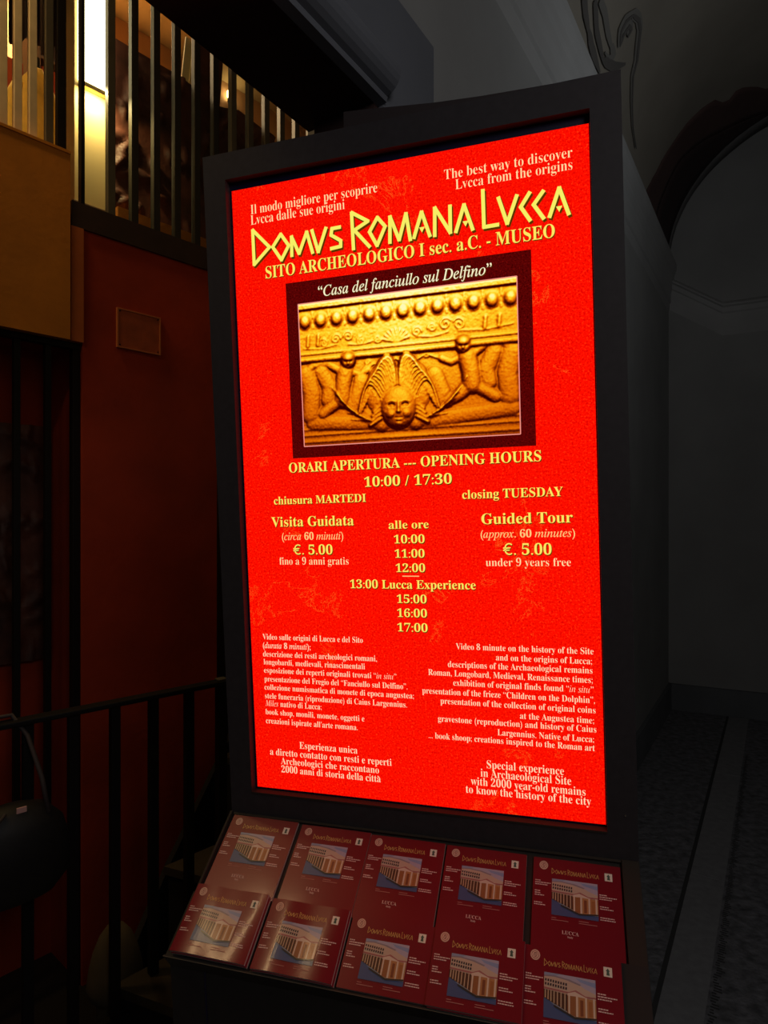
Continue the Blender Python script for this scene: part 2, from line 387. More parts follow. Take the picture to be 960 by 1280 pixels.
structure(g1().box(-4.2, 2.2, 5.0, 5.06, -1.7, .3).build('ceiling_gallery', M['cream']))

t = thing('wall_plaque', 'small blank rectangular plaque fixed high on the dark red stairwell wall', 'plaque', (0, 0, 0)); 
pc = P1-D1*.4155+ZU*2.273; t.location = pc
def gt(t, U=-D1, W=N1, base=None): return G((base or Vector())-Vector(t.location) if base is not None else Vector(), U, ZU, W)
gp = G(P1-Vector(t.location), -D1, ZU, N1)
gp.box(.318, .513, 2.279, 2.441, .001, .009, bev=.002).build('plate', mat('plaque_clay', (0.44, 0.085, 0.022), 0.7, noise=0.25, scale=14), t)
gp = G(P1-Vector(t.location), -D1, ZU, N1)
for a_ in ((.312, .519, 2.273, 2.279), (.312, .519, 2.441, 2.447), (.312, .318, 2.279, 2.441), (.513, .519, 2.279, 2.441)): gp.box(a_[0], a_[1], a_[2], a_[3], .001, .013)
gp.build('frame', mat('plaque_rim', (0.55, 0.16, 0.05), 0.7), t)
for (u_, z_) in ((.325, 2.286), (.506, 2.434), (.325, 2.434), (.506, 2.286)):
    q = G(P1-Vector(t.location), -D1, ZU, N1); q.box(u_-.0025, u_+.0025, z_-.0025, z_+.0025, .009, .013); q.build('screw', M['iron'], t)

# gallery railing: every upright is a part
def bar(parent, base, U, W, u, wid, z0, z1, w0, w1, m, name='bar'):
    return G(base-Vector(parent.location), U, ZU, W).box(u-wid/2, u+wid/2, z0, z1, w0, w1, bev=.002).build(name, m, parent)
t = thing('gallery_railing', 'railing of flat grey uprights above the dark red wall, running behind the lamp column', 'railing', P1-D1*.1+ZU*2.845)
for k in range(26):
    u = .534-.107*k
    bar(t, P1, -D1, N1, u, .033, 2.845, 4.1, -.035, -.005, M['slatshade' if 0 < k < 6 else 'slat'], 'slat')  # slats right of the lamp take the copy with painted shade
bar(t, P1, -D1, N1, .659, .016, 2.845, 4.1, -.035, -.005, M['iron'], 'slat')
bar(t, P1, -D1, N1, -.77, 2.9, 4.1, 4.14, -.045, .005, M['iron'], 'handrail')
t = thing('balcony_railing', 'railing of flat uprights coloured as lamplit standing on the ochre parapet at upper left', 'railing', P1-D1*.9+ZU*3.037)
for u, w_ in ((.735, .036), (.783, .030), (.846, .029), (.902, .029), (.955, .029), (1.01, .03), (1.065, .03), (1.12, .03), (1.175, .03)):
    bar(t, P1, -D1, N1, u, w_, 3.037, 4.1, -.055, -.030, M['slatlit'] if u > .80 else (M['slat'] if u > .76 else M['iron']), 'slat')  # slats farthest left take the copy with painted lamplight
bar(t, P1, -D1, N1, .98, .56, 4.1, 4.14, -.065, -.02, M['iron'], 'handrail')

# lamp column behind the railing
t = thing('lamp_column', 'glowing white strip lamp on a cream column behind the gallery railing', 'lamp', P1-D1*.553-N1*.2+ZU*2.80)
b0 = P1-Vector(t.location)
G(b0, -D1, ZU, N1).box(.477, .629, 2.80, 4.6, -.26, -.16, bev=.004).build('column', M['cream'], t)
G(b0, -D1, ZU, N1).box(.470, .636, 2.80, 2.93, -.265, -.15, bev=.004).build('plinth', M['shelf'], t)
G(b0, -D1, ZU, N1).box(.487, .619, 3.46, 4.45, -.16, -.125, bev=.012).build('diffuser', M['lampglow'], t)
G(b0, -D1, ZU, N1).box(.492, .614, 3.44, 3.46, -.158, -.130, bev=.003).build('end_cap', M['cream'], t)

# dark carved relief standing behind the gallery railing
def relief(name, label, base, u0, u1, z0, z1, w, seed, nx=90, nz=60, amp=.03, toplist=None):
    rnd = random.Random(seed); bl = []
    for i in range(70):
        a_ = rnd.uniform(0, 3.14); bl.append((rnd.uniform(u0, u1), rnd.uniform(z0, z1), rnd.uniform(.02, .09), rnd.uniform(.010, .03), a_, rnd.uniform(.3, 1)))
    U_, Z_ = np.meshgrid(np.linspace(u0, u1, nx), np.linspace(0, 1, nz))
    top = np.full(nx, z1) if toplist is None else np.interp(np.linspace(u0, u1, nx), [q[0] for q in toplist], [q[1] for q in toplist])
    Z_ = z0+(top[None, :]-z0)*Z_
    H_ = np.zeros_like(U_)
    for (cu, cz, la, lb, an, h_) in bl:
        du = (U_-cu)*math.cos(an)+(Z_-cz)*math.sin(an); dz = -(U_-cu)*math.sin(an)+(Z_-cz)*math.cos(an)
        H_ = np.maximum(H_, h_*amp*np.sqrt(np.clip(1-(du/la)**2-(dz/lb)**2, 0, 1)))
    o = thing(name, label, 'relief', base+(-D1)*((u0+u1)/2)+N1*w+ZU*z0)
    gg = G(base-Vector(o.location), -D1, ZU, N1)
    for j in range(nz):
        for i in range(nx): gg.v.append(gg.P(U_[j, i], Z_[j, i], w+H_[j, i]))
    for j in range(nz-1):
        for i in range(nx-1):
            q = j*nx+i; gg.f.append([q, q+1, q+nx+1, q+nx]); gg.mi.append(0)
    gg.build('carving', M['relief'], o, True)
    g2 = G(base-Vector(o.location), -D1, ZU, N1)
    pl = [(float(a), float(b)) for a, b in zip(U_[-1][::6], Z_[-1][::6])]; pl.append((float(U_[-1][-1]), float(Z_[-1][-1])))
    g2.prism([(u1, z0), (u0, z0)]+pl, w-.04, w-.001); g2.build('panel', M['darkwood'], o)
    return o
relief('carved_relief', 'dark brown figured relief panel standing behind the gallery railing', P1, -.50, .465, 2.955, 3.745, -.16, 3, toplist=[(-.50, 3.70), (-.25, 3.745), (-.12, 3.70), (.10, 3.745), (.465, 3.75)])
relief('carved_relief', 'nearly black carved relief behind the barred gate at left', P1, .70, 1.6, 0.9, 1.93, -.275, 9)
# dark cloth hanging between the relief and the beam
g = G(P1, -D1, ZU, N1); pts = [(-.01, 3.72), (-.02, 4.3), (-.17, 4.3), (-.20, 4.0), (-.175, 3.70), (-.05, 3.70)]
g.prism(pts, -.25, -.235); o = g.build('hanging_drape', M['relief']); tag(o, 'dark hanging drape above the relief, beside the beam', 'drape')
g = G(P1, -D1, ZU, N1); g.prism([(.05, 3.70), (.005, 3.70), (-.03, 4.05), (.01, 4.05)], -.27, -.262); g.prism([(.005, 3.70), (-.003, 3.70), (-.037, 4.05), (-.029, 4.05)], -.262, -.255)
tag(g.build('white_board', M['cream']), 'slanting pale board edge seen between the railing slats above the relief', 'board')
t = thing('wall_light', 'tiny bright wall light glimpsed through the gallery railing near the beam', 'lamp', P1+D1*1.193-N1*1.56+ZU*4.86)
G().lathe([(.02, 0), (.028, .02), (.028, .05), (.012, .07)], 12).build('bulb', M['bulb'], t, True)
G().box(-.02, .02, -.01, .05, -.03, 0).build('bracket', M['iron'], t)

# things in the lit room behind the balcony railing
t = thing('shelf_rack', 'wooden rack with red and cream goods in the lit room behind the balcony railing', 'shelf', P1-D1*.29-N1*1.2+ZU*2.8)
b0 = P1-Vector(t.location)
for k in range(9): G(b0, -D1, ZU, N1).box(.17, .42, 2.90+.2*k, 2.915+.2*k, -1.35, -1.08).build('shelf_board', M['shelf'], t)
for u_ in (.155, .42): G(b0, -D1, ZU, N1).box(u_, u_+.015, 2.80, 4.55, -1.35, -1.08).build('upright', M['shelf'], t)
goods = ('redgoods', 'yellowcloth', 'darkwood', 'redgoods', 'cream'); gname = ('red', 'yellow', 'dark brown', 'red', 'cream'); k = 0
for sh, z_ in (('fourth', 3.515), ('fifth', 3.715), ('sixth', 3.915), ('seventh', 4.115), ('eighth', 4.315)):
    for side, u, w_ in (('right', .180, .11), ('left', .300, .11)):
        o = G(P1, -D1, ZU, N1).box(u, u+w_, z_+.001, z_+random.uniform(.09, .16), -1.30, -1.10, bev=.003).build('boxed_goods', M[goods[k % 5]])
        tag(o, '%s box at the %s of the %s shelf of the gallery rack' % (gname[k % 5], side, sh), 'box', 'boxed goods on the gallery rack'); k += 1
# yellow jacket hanging on a stand
t = thing('hanging_jacket', 'mustard yellow jacket hanging behind the balcony railing', 'jacket', P1-D1*.655-N1*.5+ZU*2.8)
b0 = P1-Vector(t.location)
g = G(b0, -D1, ZU, N1); v0 = len(g.v); pr = [(3.02, .12, .06), (3.26, .11, .065), (3.44, .10, .07), (3.54, .085, .06), (3.60, .05, .04), (3.64, .025, .03)]
seg = 28
for (z_, ra, rb) in pr:
    for k in range(seg):
        an = 2*math.pi*k/seg; fold = 1+.10*math.sin(an*6+z_*4)
        g.v.append(g.P(.655+ra*fold*math.cos(an), z_, -.5+rb*fold*math.sin(an)))
for i in range(len(pr)-1):
    for k in range(seg): g.f.append([i*seg+k, i*seg+(k+1) % seg, (i+1)*seg+(k+1) % seg, (i+1)*seg+k]); g.mi.append(0)
g.f.append(list(range(seg))); g.f.append([(len(pr)-1)*seg+k for k in range(seg)]); g.mi += [0, 0]
g.build('body', M['yellowcloth'], t, True)
for sg in (-1, 1):
    G(b0, -D1, ZU, N1).tube([(.655+sg*.08, 3.54, -.5), (.655+sg*.12, 3.44, -.49), (.655+sg*.13, 3.26, -.48), (.655+sg*.125, 3.10, -.47)], [.028, .032, .03, .026], 12).build('sleeve', M['yellowcloth'], t, True)
G(b0, -D1, ZU, N1).tube([(.655, 2.801, -.5), (.655, 3.70, -.5)], .012, 8).build('stand_pole', M['iron'], t)
G(b0, -D1, ZU, N1).box(.57, .74, 2.801, 2.815, -.6, -.4, bev=.004).build('stand_foot', M['iron'], t)
# dark drape and orange banner seen at the far left
g = G(P1, -D1, ZU, N1); n_ = 40; ff = []
for side in (0, .012):
    for i in range(n_+1):
        u = .60+.24*i/n_; w = -.32+.018*math.sin(i*1.1)+side
        g.v.append(g.P(u, 3.64-.25*(u-.72)+.03*math.sin(i*.31), w)); g.v.append(g.P(u, 4.3, w))
m_ = (n_+1)*2
for i in range(n_):
    g.f.append([2*i, 2*i+2, 2*i+3, 2*i+1]); g.f.append([m_+2*i, m_+2*i+1, m_+2*i+3, m_+2*i+2]); g.f.append([2*i, m_+2*i, m_+2*i+2, 2*i+2]); g.mi += [0]*3
tag(g.build('dark_curtain', M['darkwood'], None, True), 'short dark curtain high behind the balcony railing at upper left', 'curtain')
g = G(P1, -D1, ZU, N1).box(.575, .665, 2.82, 3.90, -.92, -.90); 
tag(g.build('orange_banner', M['redgoods']), 'upright orange-red banner behind the balcony railing', 'banner')

# barred gate
t = thing('barred_gate', 'black iron barred gate with a flat top rail, left of the dark red wall', 'gate', P1-D1*1.1)
b0 = P1-Vector(t.location)
G(b0, -D1, ZU, N1).box(.666, 1.9, 2.235, 2.260, -.05, -.015, bev=.003).build('top_rail', M['iron'], t)
G(b0, -D1, ZU, N1).box(.666, 1.9, .06, .09, -.05, -.015, bev=.003).build('bottom_rail', M['iron'], t)
G(b0, -D1, ZU, N1).box(.666, .698, -.448, 2.235, -.05, -.015, bev=.003).build('stile', M['iron'], t)
G(b0, -D1, ZU, N1).box(1.868, 1.9, -.448, 2.235, -.05, -.015, bev=.003).build('stile', M['iron'], t)
for k in range(9):
    G(b0, -D1, ZU, N1).box(.780+.117*k, .804+.117*k, .09, 2.235, -.045, -.020, bev=.002).build('bar', M['iron'], t)
for u_ in (.792, .909): G(b0, -D1, ZU, N1).lathe([(.004, 0), (.004, .004)], 8).build('rivet', M['slat'], t) if False else None

# handrail with uprights in front of the steps
RD = Vector((.738, .675, 0)); RN = Vector((.675, -.738, 0)); R0 = Vector((-1.0, 1.67, 0))
t = thing('stair_railing', 'low black iron handrail with square uprights beside the steps at lower left', 'railing', R0+RD*.3)
b0 = R0-Vector(t.location)
G(b0, RD, ZU, RN).box(-.75, .645, .985, 1.0, -.022, .022, bev=.004).build('handrail', M['iron'], t)
G(b0, RD, ZU, RN).box(-.75, .645, .06, .08, -.012, .012, bev=.002).build('bottom_rail', M['iron'], t)
for u_ in (-.51, -.393, -.279, -.165, -.051, .063, .177, .291, .4054, .52): G(b0, RD, ZU, RN).box(u_-.013, u_+.013, 0, .985, -.013, .013, bev=.002).build('upright', M['iron'], t)
G(b0, RD, ZU, RN).box(.617, .647, 0, .985, -.015, .015, bev=.002).build('post', M['iron'], t)
G(b0, RD, ZU, RN).box(.616, .648, 1.0, 1.006, -.016, .016, bev=.002).build('post_cap', M['slat'], t)

# stone steps rising behind the kiosk
t = thing('stone_steps', 'dark worn stone steps rising behind the kiosk at lower left', 'steps', (-.5, 2.3, 0))
SC = [((-.804, 1.892), .15), ((-.764, 2.221), .32), ((-.716, 2.754), .50), ((-.66, 3.35), .68)]
eg = Vector((.925, -.38, 0)); sd = Vector((.69, .72, 0))
for (c2, z_) in SC:
    p = Vector((*c2, 0))-Vector((-.5, 2.3, 0)); wv = .50 if z_ < .3 else (.62 if z_ < .6 else .5)
    a2 = p; b2 = p+eg*wv; c3 = b2+sd*.55; d3 = p+sd*.62
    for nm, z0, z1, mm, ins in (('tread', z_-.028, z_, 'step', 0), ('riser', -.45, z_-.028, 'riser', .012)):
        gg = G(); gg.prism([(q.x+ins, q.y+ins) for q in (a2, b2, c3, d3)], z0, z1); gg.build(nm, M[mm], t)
# dark plate following the steps
q0 = [((-.804, 1.892), .15), ((-.764, 2.221), .32), ((-.716, 2.754), .50), ((-.66, 3.28), .72)]
top = []
for (c2, z_) in q0:
    p = Vector((c2[0], c2[1], z_)); e_ = Vector((0, 0, 1.55)); top.append(e_+(p-e_)*1.10)
gg = G(); vv = []
for side in (0, .02):
    for p in top: vv += [p+Vector((side, 0, .0))-Vector((-.5, 2.3, 0)), Vector((p.x+side+.05, p.y, -.44))-Vector((-.5, 2.3, 0))]
ff = []
for i in range(3):
    a = 2*i; ff += [[a, a+2, a+3, a+1], [8+a, 8+a+1, 8+a+3, 8+a+2], [a, 8+a, 8+a+2, a+2], [a+1, a+3, 8+a+3, 8+a+1]]
ff += [[0, 1, 9, 8], [6, 14, 15, 7]]
mesh('dark_plate', vv, ff, M['riser'], t)
# rounded stone bollard at the foot of the steps
g = G((-.835, 1.99, 0)); g.lathe([(.056, -.449), (.056, .04), (.060, .055), (.078, .07), (.084, .095), (.078, .14), (.066, .19), (.048, .235), (.028, .262), (.004, .272)], 28)
tag(g.build('stone_bollard', M['khaki'], None, True), 'low rounded khaki stone bollard at the foot of the dark steps', 'bollard')
# black bag hanging on the handrail
t = thing('shoulder_bag', 'rounded black bag hanging on the low handrail at the left edge', 'bag', (-.945, 1.62, .56))
g = G((0, 0, 0), RD, ZU, RN); seg = 28
prb = [(0, .03, .02), (.01, .10, .045), (.05, .135, .06), (.12, .14, .065), (.19, .125, .06), (.235, .085, .04), (.25, .03, .015)]
for (z_, ra, rb) in prb:
    for k in range(seg): an = 2*math.pi*k/seg; g.v.append(g.P(ra*math.cos(an)*(1+.03*math.sin(3*an+z_*20)), z_, rb*math.sin(an)+.0))
for i in range(len(prb)-1):
    for k in range(seg): g.f.append([i*seg+k, i*seg+(k+1) % seg, (i+1)*seg+(k+1) % seg, (i+1)*seg+k]); g.mi.append(0)
g.f.append(list(range(seg))); g.f.append([(len(prb)-1)*seg+k for k in range(seg)]); g.mi += [0, 0]
g.build('body', M['bag'], t, True)
G((0, 0, 0), RD, ZU, RN).tube([(-.09, .215, .03), (-.075, .32, .01), (-.05, .42, -.05), (-.02, .452, -.085), (.02, .452, -.085), (.05, .40, -.05), (.07, .30, .01), (.08, .215, .03)], .006, 8).build('strap', M['strap'], t, True)
G((0, 0, 0), RD, ZU, RN).tube([(-.10, .18, .05), (-.055, .215, .052), (-.02, .245, .04)], .004, 8).build('bag_highlight', M['strap'], t, True)  # thin grey tube stands for a curved highlight on the bag
G((0, 0, 0), RD, ZU, RN).box(.005, .028, .236, .250, .034, .038, bev=.001).build('tag', M['glintred'], t)  # small pale red box stands for a glint on the bag

# ------------------------------------------------------------------ the information kiosk
KA = Vector((.95712, -.28863, .02465)); KN = Vector((-.28742, -.95682, -.04335)); KB = Vector((-.0361, -.0344, .99876))
KO = Vector((-.20307, 1.02822, 1.10915)); TB = 1.11
mw = Matrix(((KA.x, -KN.x, KB.x, 0), (KA.y, -KN.y, KB.y, 0), (KA.z, -KN.z, KB.z, 0), (0, 0, 0, 1)))
mw.translation = KO-KB*TB
kiosk = thing('information_kiosk', 'tall charcoal kiosk with a lit red advertising screen and a sloping brochure tray', 'kiosk', mw=mw)
def gk(): return G((0, 0, TB), (1, 0, 0), (0, 0, 1), (0, -1, 0))          # u = s, v = t, w = n (towards the viewer)
NF = .012
def frame_strip(name, pts):
    return gk().prism(pts, -.10, NF).build(name, M['kiosk'], kiosk)
o_ = dict(l=-.0415, r=.5695, b=-.042, t=.9945); i_ = dict(l=-.004, r=.5305, b=-.004, t=.954)
frame_strip('frame_stile', [(o_['l'], o_['b']), (i_['l'], i_['b']), (i_['l'], i_['t']), (o_['l'], o_['t'])])
frame_strip('frame_stile', [(o_['r'], o_['b']), (o_['r'], o_['t']), (i_['r'], i_['t']), (i_['r'], i_['b'])])
frame_strip('frame_rail', [(o_['l'], o_['t']), (i_['l'], i_['t']), (i_['r'], i_['t']), (o_['r'], o_['t'])])
frame_strip('frame_rail', [(o_['l'], o_['b']), (o_['r'], o_['b']), (i_['r'], i_['b']), (i_['l'], i_['b'])])
g = gk().box(i_['l'], i_['r'], -.006, -.003, .0005, NF+.001); g.build('sill_strip', M['rim'], kiosk)
gk().box(.01, .55, -1.0, .95, -.16, -.10, bev=.004).build('rear_body', M['kiosk'], kiosk)
gk().prism([(.150, .95), (.565, .95), (.565, 1.058), (.4475, 1.062), (.3758, 1.065), (.3048, 1.070), (.2493, 1.076), (.1975, 1.082), (.154, 1.086)], -.135, -.1005).build('rear_housing', M['housing'], kiosk)
scr = gk().box(i_['l']-.002, i_['r']+.002, i_['b']-.002, i_['t']+.002, -.03, -.0012).build('display', M['bezel'], kiosk)
SW, SH = .5293, .941
gk().box(0, SW, 0, SH, -.0011, 0).build('advert_image', M['screen_red'], scr)
def quad_poly(pts, w0, w1): return gk().prism(pts, w0, w1)
quad_poly([(.0855, .5218), (.4505, .5218), (.4508, .788), (.0852, .788)], .0001, .0003).build('maroon_panel', M['screen_maroon'], scr)
gk().box(.2534, .2788, .3399, .3411, .0001, .0003).build('rule', M['t_orange'], scr)
for (s_, t_) in ((.5541, .0215),):
    gk().lathe([(.001, 0)], 3) if False else None
    gk().prism([(s_+.0012*math.cos(k*math.pi/4), t_+.0012*math.sin(k*math.pi/4)) for k in range(8)], NF, NF+.001).build('screw', M['screw'], kiosk)
    gk().prism([(-.02+.0012*math.cos(k*math.pi/4), .0215+.0012*math.sin(k*math.pi/4)) for k in range(8)], NF, NF+.001).build('screw', M['kiosk'], kiosk)

# --- lettering tables: text, style, left s, left t, right s, right t, cap height (metres on the screen plane)
TEXT = [
    ('Il modo migliore per scoprire', 'c', 0.0316, 0.8998, 0.2362, 0.9007, 0.0128),
    ('Lvcca dalle sue origini', 'c', 0.0309, 0.8849, 0.1851, 0.8836, 0.0130),
    ('The best way to discover', 'c', 0.3350, 0.9014, 0.5078, 0.9005, 0.0122),
    ('Lvcca from the origins', 'c', 0.3503, 0.8845, 0.5074, 0.8852, 0.0123),
    ('SITO ARCHEOLOGICO I sec. a.C. - MUSEO', 'S', 0.0525, 0.7994, 0.4828, 0.8003, 0.0175),
    ('“Casa del fanciullo sul Delfino”', 'I', 0.1379, 0.7619, 0.3974, 0.7620, 0.0147),
    ('ORARI APERTURA --- OPENING HOURS', 'Y', 0.0782, 0.5006, 0.4568, 0.4999, 0.0145),
    ('10:00 / 17:30', 'Y', 0.1997, 0.4747, 0.3317, 0.4733, 0.0140),
    ('chiusura MARTEDI', 'Y', 0.0503, 0.4526, 0.2015, 0.4510, 0.0117),
    ('closing TUESDAY', 'Y', 0.3460, 0.4518, 0.4842, 0.4513, 0.0122),
    ('Visita Guidata', 'Y', 0.0445, 0.4177, 0.1808, 0.4165, 0.0147),
    ('(circa 60 minuti)', 'i', 0.0615, 0.3967, 0.1631, 0.3955, 0.0110),
    ('€. 5.00', 'Y', 0.0798, 0.3731, 0.1449, 0.3737, 0.0142),
    ('fino a 9 anni gratis', 'y', 0.0555, 0.3578, 0.1701, 0.3577, 0.0101),
    ('Guided Tour', 'Y', 0.3723, 0.4158, 0.4962, 0.4143, 0.0145),
    ('(approx. 60 minutes)', 'i', 0.3705, 0.3964, 0.4988, 0.3947, 0.0106),
    ('€. 5.00', 'Y', 0.4012, 0.3714, 0.4673, 0.3710, 0.0150),
    ('under 9 years free', 'y', 0.3765, 0.3556, 0.4923, 0.3550, 0.0100),
    ('alle ore', 'Y', 0.2351, 0.4112, 0.2956, 0.4102, 0.0117),
    ('10:00', 'Y', 0.2426, 0.3893, 0.2889, 0.3888, 0.0118),
    ('11:00', 'Y', 0.2430, 0.3680, 0.2881, 0.3678, 0.0117),
    ('12:00', 'Y', 0.2438, 0.3466, 0.2882, 0.3467, 0.0118),
    ('13:00 Lucca Experience', 'Y', 0.1712, 0.3221, 0.3612, 0.3220, 0.0123),
    ('15:00', 'Y', 0.2437, 0.3004, 0.2888, 0.3012, 0.0118),
    ('16:00', 'Y', 0.2435, 0.2796, 0.2887, 0.2803, 0.0118),
    ('17:00', 'Y', 0.2430, 0.2584, 0.2889, 0.2586, 0.0119),
    ('Video sulle origini di Lucca e del Sito', 'w', 0.0208, 0.2391, 0.1881, 0.2391, 0.0079),
    ('(durata 8 minuti);', 'v', 0.0206, 0.2250, 0.1021, 0.2256, 0.0080),
    ('descrizione dei resti archeologici romani,', 'w', 0.0202, 0.2118, 0.2092, 0.2118, 0.0079),
    ('longobardi, medievali, rinascimentali', 'w', 0.0208, 0.1991, 0.1899, 0.1989, 0.0079),
    ('esposizione dei reperti originali trovati |“in situ”', 'w', 0.0207, 0.1861, 0.2387, 0.1856, 0.0078),
    ('presentazione del Fregio del “Fanciullo sul Delfino”.', 'w', 0.0208, 0.1725, 0.2551, 0.1715, 0.0078),
    ('collezione numismatica di monete di epoca augustea;', 'w', 0.0203, 0.1590, 0.2645, 0.1583, 0.0078),
    ('stele funeraria (riproduzione) di Caius Largennius.', 'w', 0.0205, 0.1455, 0.2535, 0.1438, 0.0079),
    ('~Miles| nativo di Lucca;', 'w', 0.0205, 0.1326, 0.1163, 0.1325, 0.0081),
    ('book shop, monili, monete, oggetti e', 'w', 0.0202, 0.1190, 0.1859, 0.1189, 0.0079),
    ('creazioni ispirate all’arte romana.', 'w', 0.0203, 0.1051, 0.1745, 0.1042, 0.0080),
    ('Esperienza unica', 'w', 0.0767, 0.0680, 0.1727, 0.0686, 0.0096),
    ('a diretto contatto con resti e reperti', 'w', 0.0252, 0.0538, 0.2264, 0.0548, 0.0096),
    ('Archeologici che raccontano', 'w', 0.0435, 0.0412, 0.2061, 0.0405, 0.0096),
    ('2000 anni di storia della città', 'w', 0.0439, 0.0276, 0.2082, 0.0275, 0.0096),
    ('Video 8 minute on the history of the Site', 'w', 0.3298, 0.2357, 0.5188, 0.2339, 0.0079),
    ('and on the origins of Lucca;', 'w', 0.3867, 0.2220, 0.5164, 0.2203, 0.0079),
    ('descriptions of the Archaeological remains', 'w', 0.3172, 0.2096, 0.5168, 0.2071, 0.0080),
    ('Roman, Longobard, Medieval, Renaissance times;', 'w', 0.2876, 0.1971, 0.5168, 0.1933, 0.0080),
    ('exhibition of original finds found |“in situ”', 'w', 0.3242, 0.1824, 0.5176, 0.1807, 0.0080),
    ('presentation of the frieze “Children on the Dolphin”,', 'w', 0.2776, 0.1692, 0.5190, 0.1659, 0.0080),
    ('presentation of the collection of original coins', 'w', 0.3044, 0.1554, 0.5195, 0.1521, 0.0080),
    ('at the Augustea time;', 'w', 0.4179, 0.1401, 0.5171, 0.1387, 0.0079),
    ('gravestone (reproduction) and history of Caius', 'w', 0.2997, 0.1290, 0.5199, 0.1256, 0.0080),
    ('Largennius. Native of Lucca;', 'w', 0.3858, 0.1142, 0.5165, 0.1124, 0.0079),
    ('... book shoop; creations inspired to the Roman art', 'w', 0.2850, 0.1035, 0.5174, 0.0991, 0.0080),
    ('Special experience', 'w', 0.3691, 0.0640, 0.4757, 0.0641, 0.0104),
    ('in Archaeological Site', 'w', 0.3599, 0.0509, 0.4850, 0.0511, 0.0104),
    ('with 2000 year-old remains', 'w', 0.3453, 0.0389, 0.5037, 0.0367, 0.0103),
    ('to know the history of the city', 'w', 0.3376, 0.0257, 0.5107, 0.0246, 0.0103),
]
TITLE = [
    [(0.0335, 0.8760), (0.0608, 0.8465), (0.0337, 0.8235), (0.0335, 0.8760)],
    [(0.0804, 0.8630), (0.0929, 0.8444), (0.0800, 0.8245), (0.0662, 0.8458), (0.0804, 0.8630)],
    [(0.0975, 0.8281), (0.0981, 0.8568), (0.1095, 0.8300), (0.1232, 0.8602), (0.1316, 0.8281)],
    [(0.1318, 0.8613), (0.1407, 0.8281), (0.1543, 0.8615)],
    [(0.1765, 0.8593), (0.1638, 0.8589), (0.1621, 0.8497), (0.1770, 0.8394), (0.1766, 0.8312), (0.1613, 0.8299)],
    [(0.1965, 0.8243), (0.1955, 0.8773), (0.2202, 0.8613), (0.1988, 0.8513), (0.2213, 0.8243)],
    [(0.2347, 0.8643), (0.2460, 0.8499), (0.2329, 0.8243), (0.2221, 0.8455), (0.2347, 0.8643)],
    [(0.2524, 0.8256), (0.2538, 0.8625), (0.2663, 0.8275), (0.2777, 0.8633), (0.2829, 0.8251)],
    [(0.2883, 0.8272), (0.3006, 0.8619), (0.3117, 0.8266)],
    [(0.3186, 0.8255), (0.3199, 0.8645), (0.3411, 0.8267), (0.3417, 0.8638)],
    [(0.3490, 0.8266), (0.3615, 0.8622), (0.3727, 0.8264)],
    [(0.3882, 0.8776), (0.3883, 0.8273), (0.4076, 0.8277)],
    [(0.4092, 0.8638), (0.4201, 0.8274), (0.4340, 0.8629)],
    [(0.4511, 0.8639), (0.4389, 0.8466), (0.4507, 0.8270)],
    [(0.4690, 0.8630), (0.4560, 0.8470), (0.4686, 0.8269)],
    [(0.4765, 0.8278), (0.4899, 0.8638), (0.5013, 0.8276)],
]
TITLE_DOT = [(0.3004, 0.8372), (0.3629, 0.8361), (0.4892, 0.8364)]


def strokes(G_, lines, wid, w0, w1, tf=lambda p: p):
    for ln in lines:
        for (a, b) in zip(ln[:-1], ln[1:]):
            a = tf(a); b = tf(b); dx, dy = b[0]-a[0], b[1]-a[1]; L = math.hypot(dx, dy); dx /= L; dy /= L
            ex = wid*.32; nx, ny = -dy*wid/2, dx*wid/2
            G_.prism([(a[0]-dx*ex+nx, a[1]-dy*ex+ny), (b[0]+dx*ex+nx, b[1]+dy*ex+ny), (b[0]+dx*ex-nx, b[1]+dy*ex-ny), (a[0]-dx*ex-nx, a[1]-dy*ex-ny)], w0, w1)
    return G_
def dots(G_, w0, w1, k=.0042, tf=lambda p: p):
    for d in TITLE_DOT:
        G_.prism([tf((d[0]-k, d[1]+k*.8)), tf((d[0], d[1]-k)), tf((d[0]+k, d[1]+k*.8))], w0, w1)
    return G_
g = strokes(gk(), TITLE, .0054, .0001, .0003, lambda p: (p[0]+.0018, p[1]-.0030)); dots(g, .0001, .0003, tf=lambda p: (p[0]+.0018, p[1]-.003)); tag(g.build('title_shadow', M['t_shadow'], scr), kind='stuff')
for ln in TITLE:
    g = strokes(gk(), [ln], .0052, .0004, .0006); xs = [q[0] for q in ln]
    for d in TITLE_DOT:
        if min(xs) < d[0] < max(xs) and len(ln) == 3: g.prism([(d[0]-.0042, d[1]+.0034), (d[0], d[1]-.0042), (d[0]+.0042, d[1]+.0034)], .0004, .0006)
    g.build('title_letter', M['t_title'], scr)

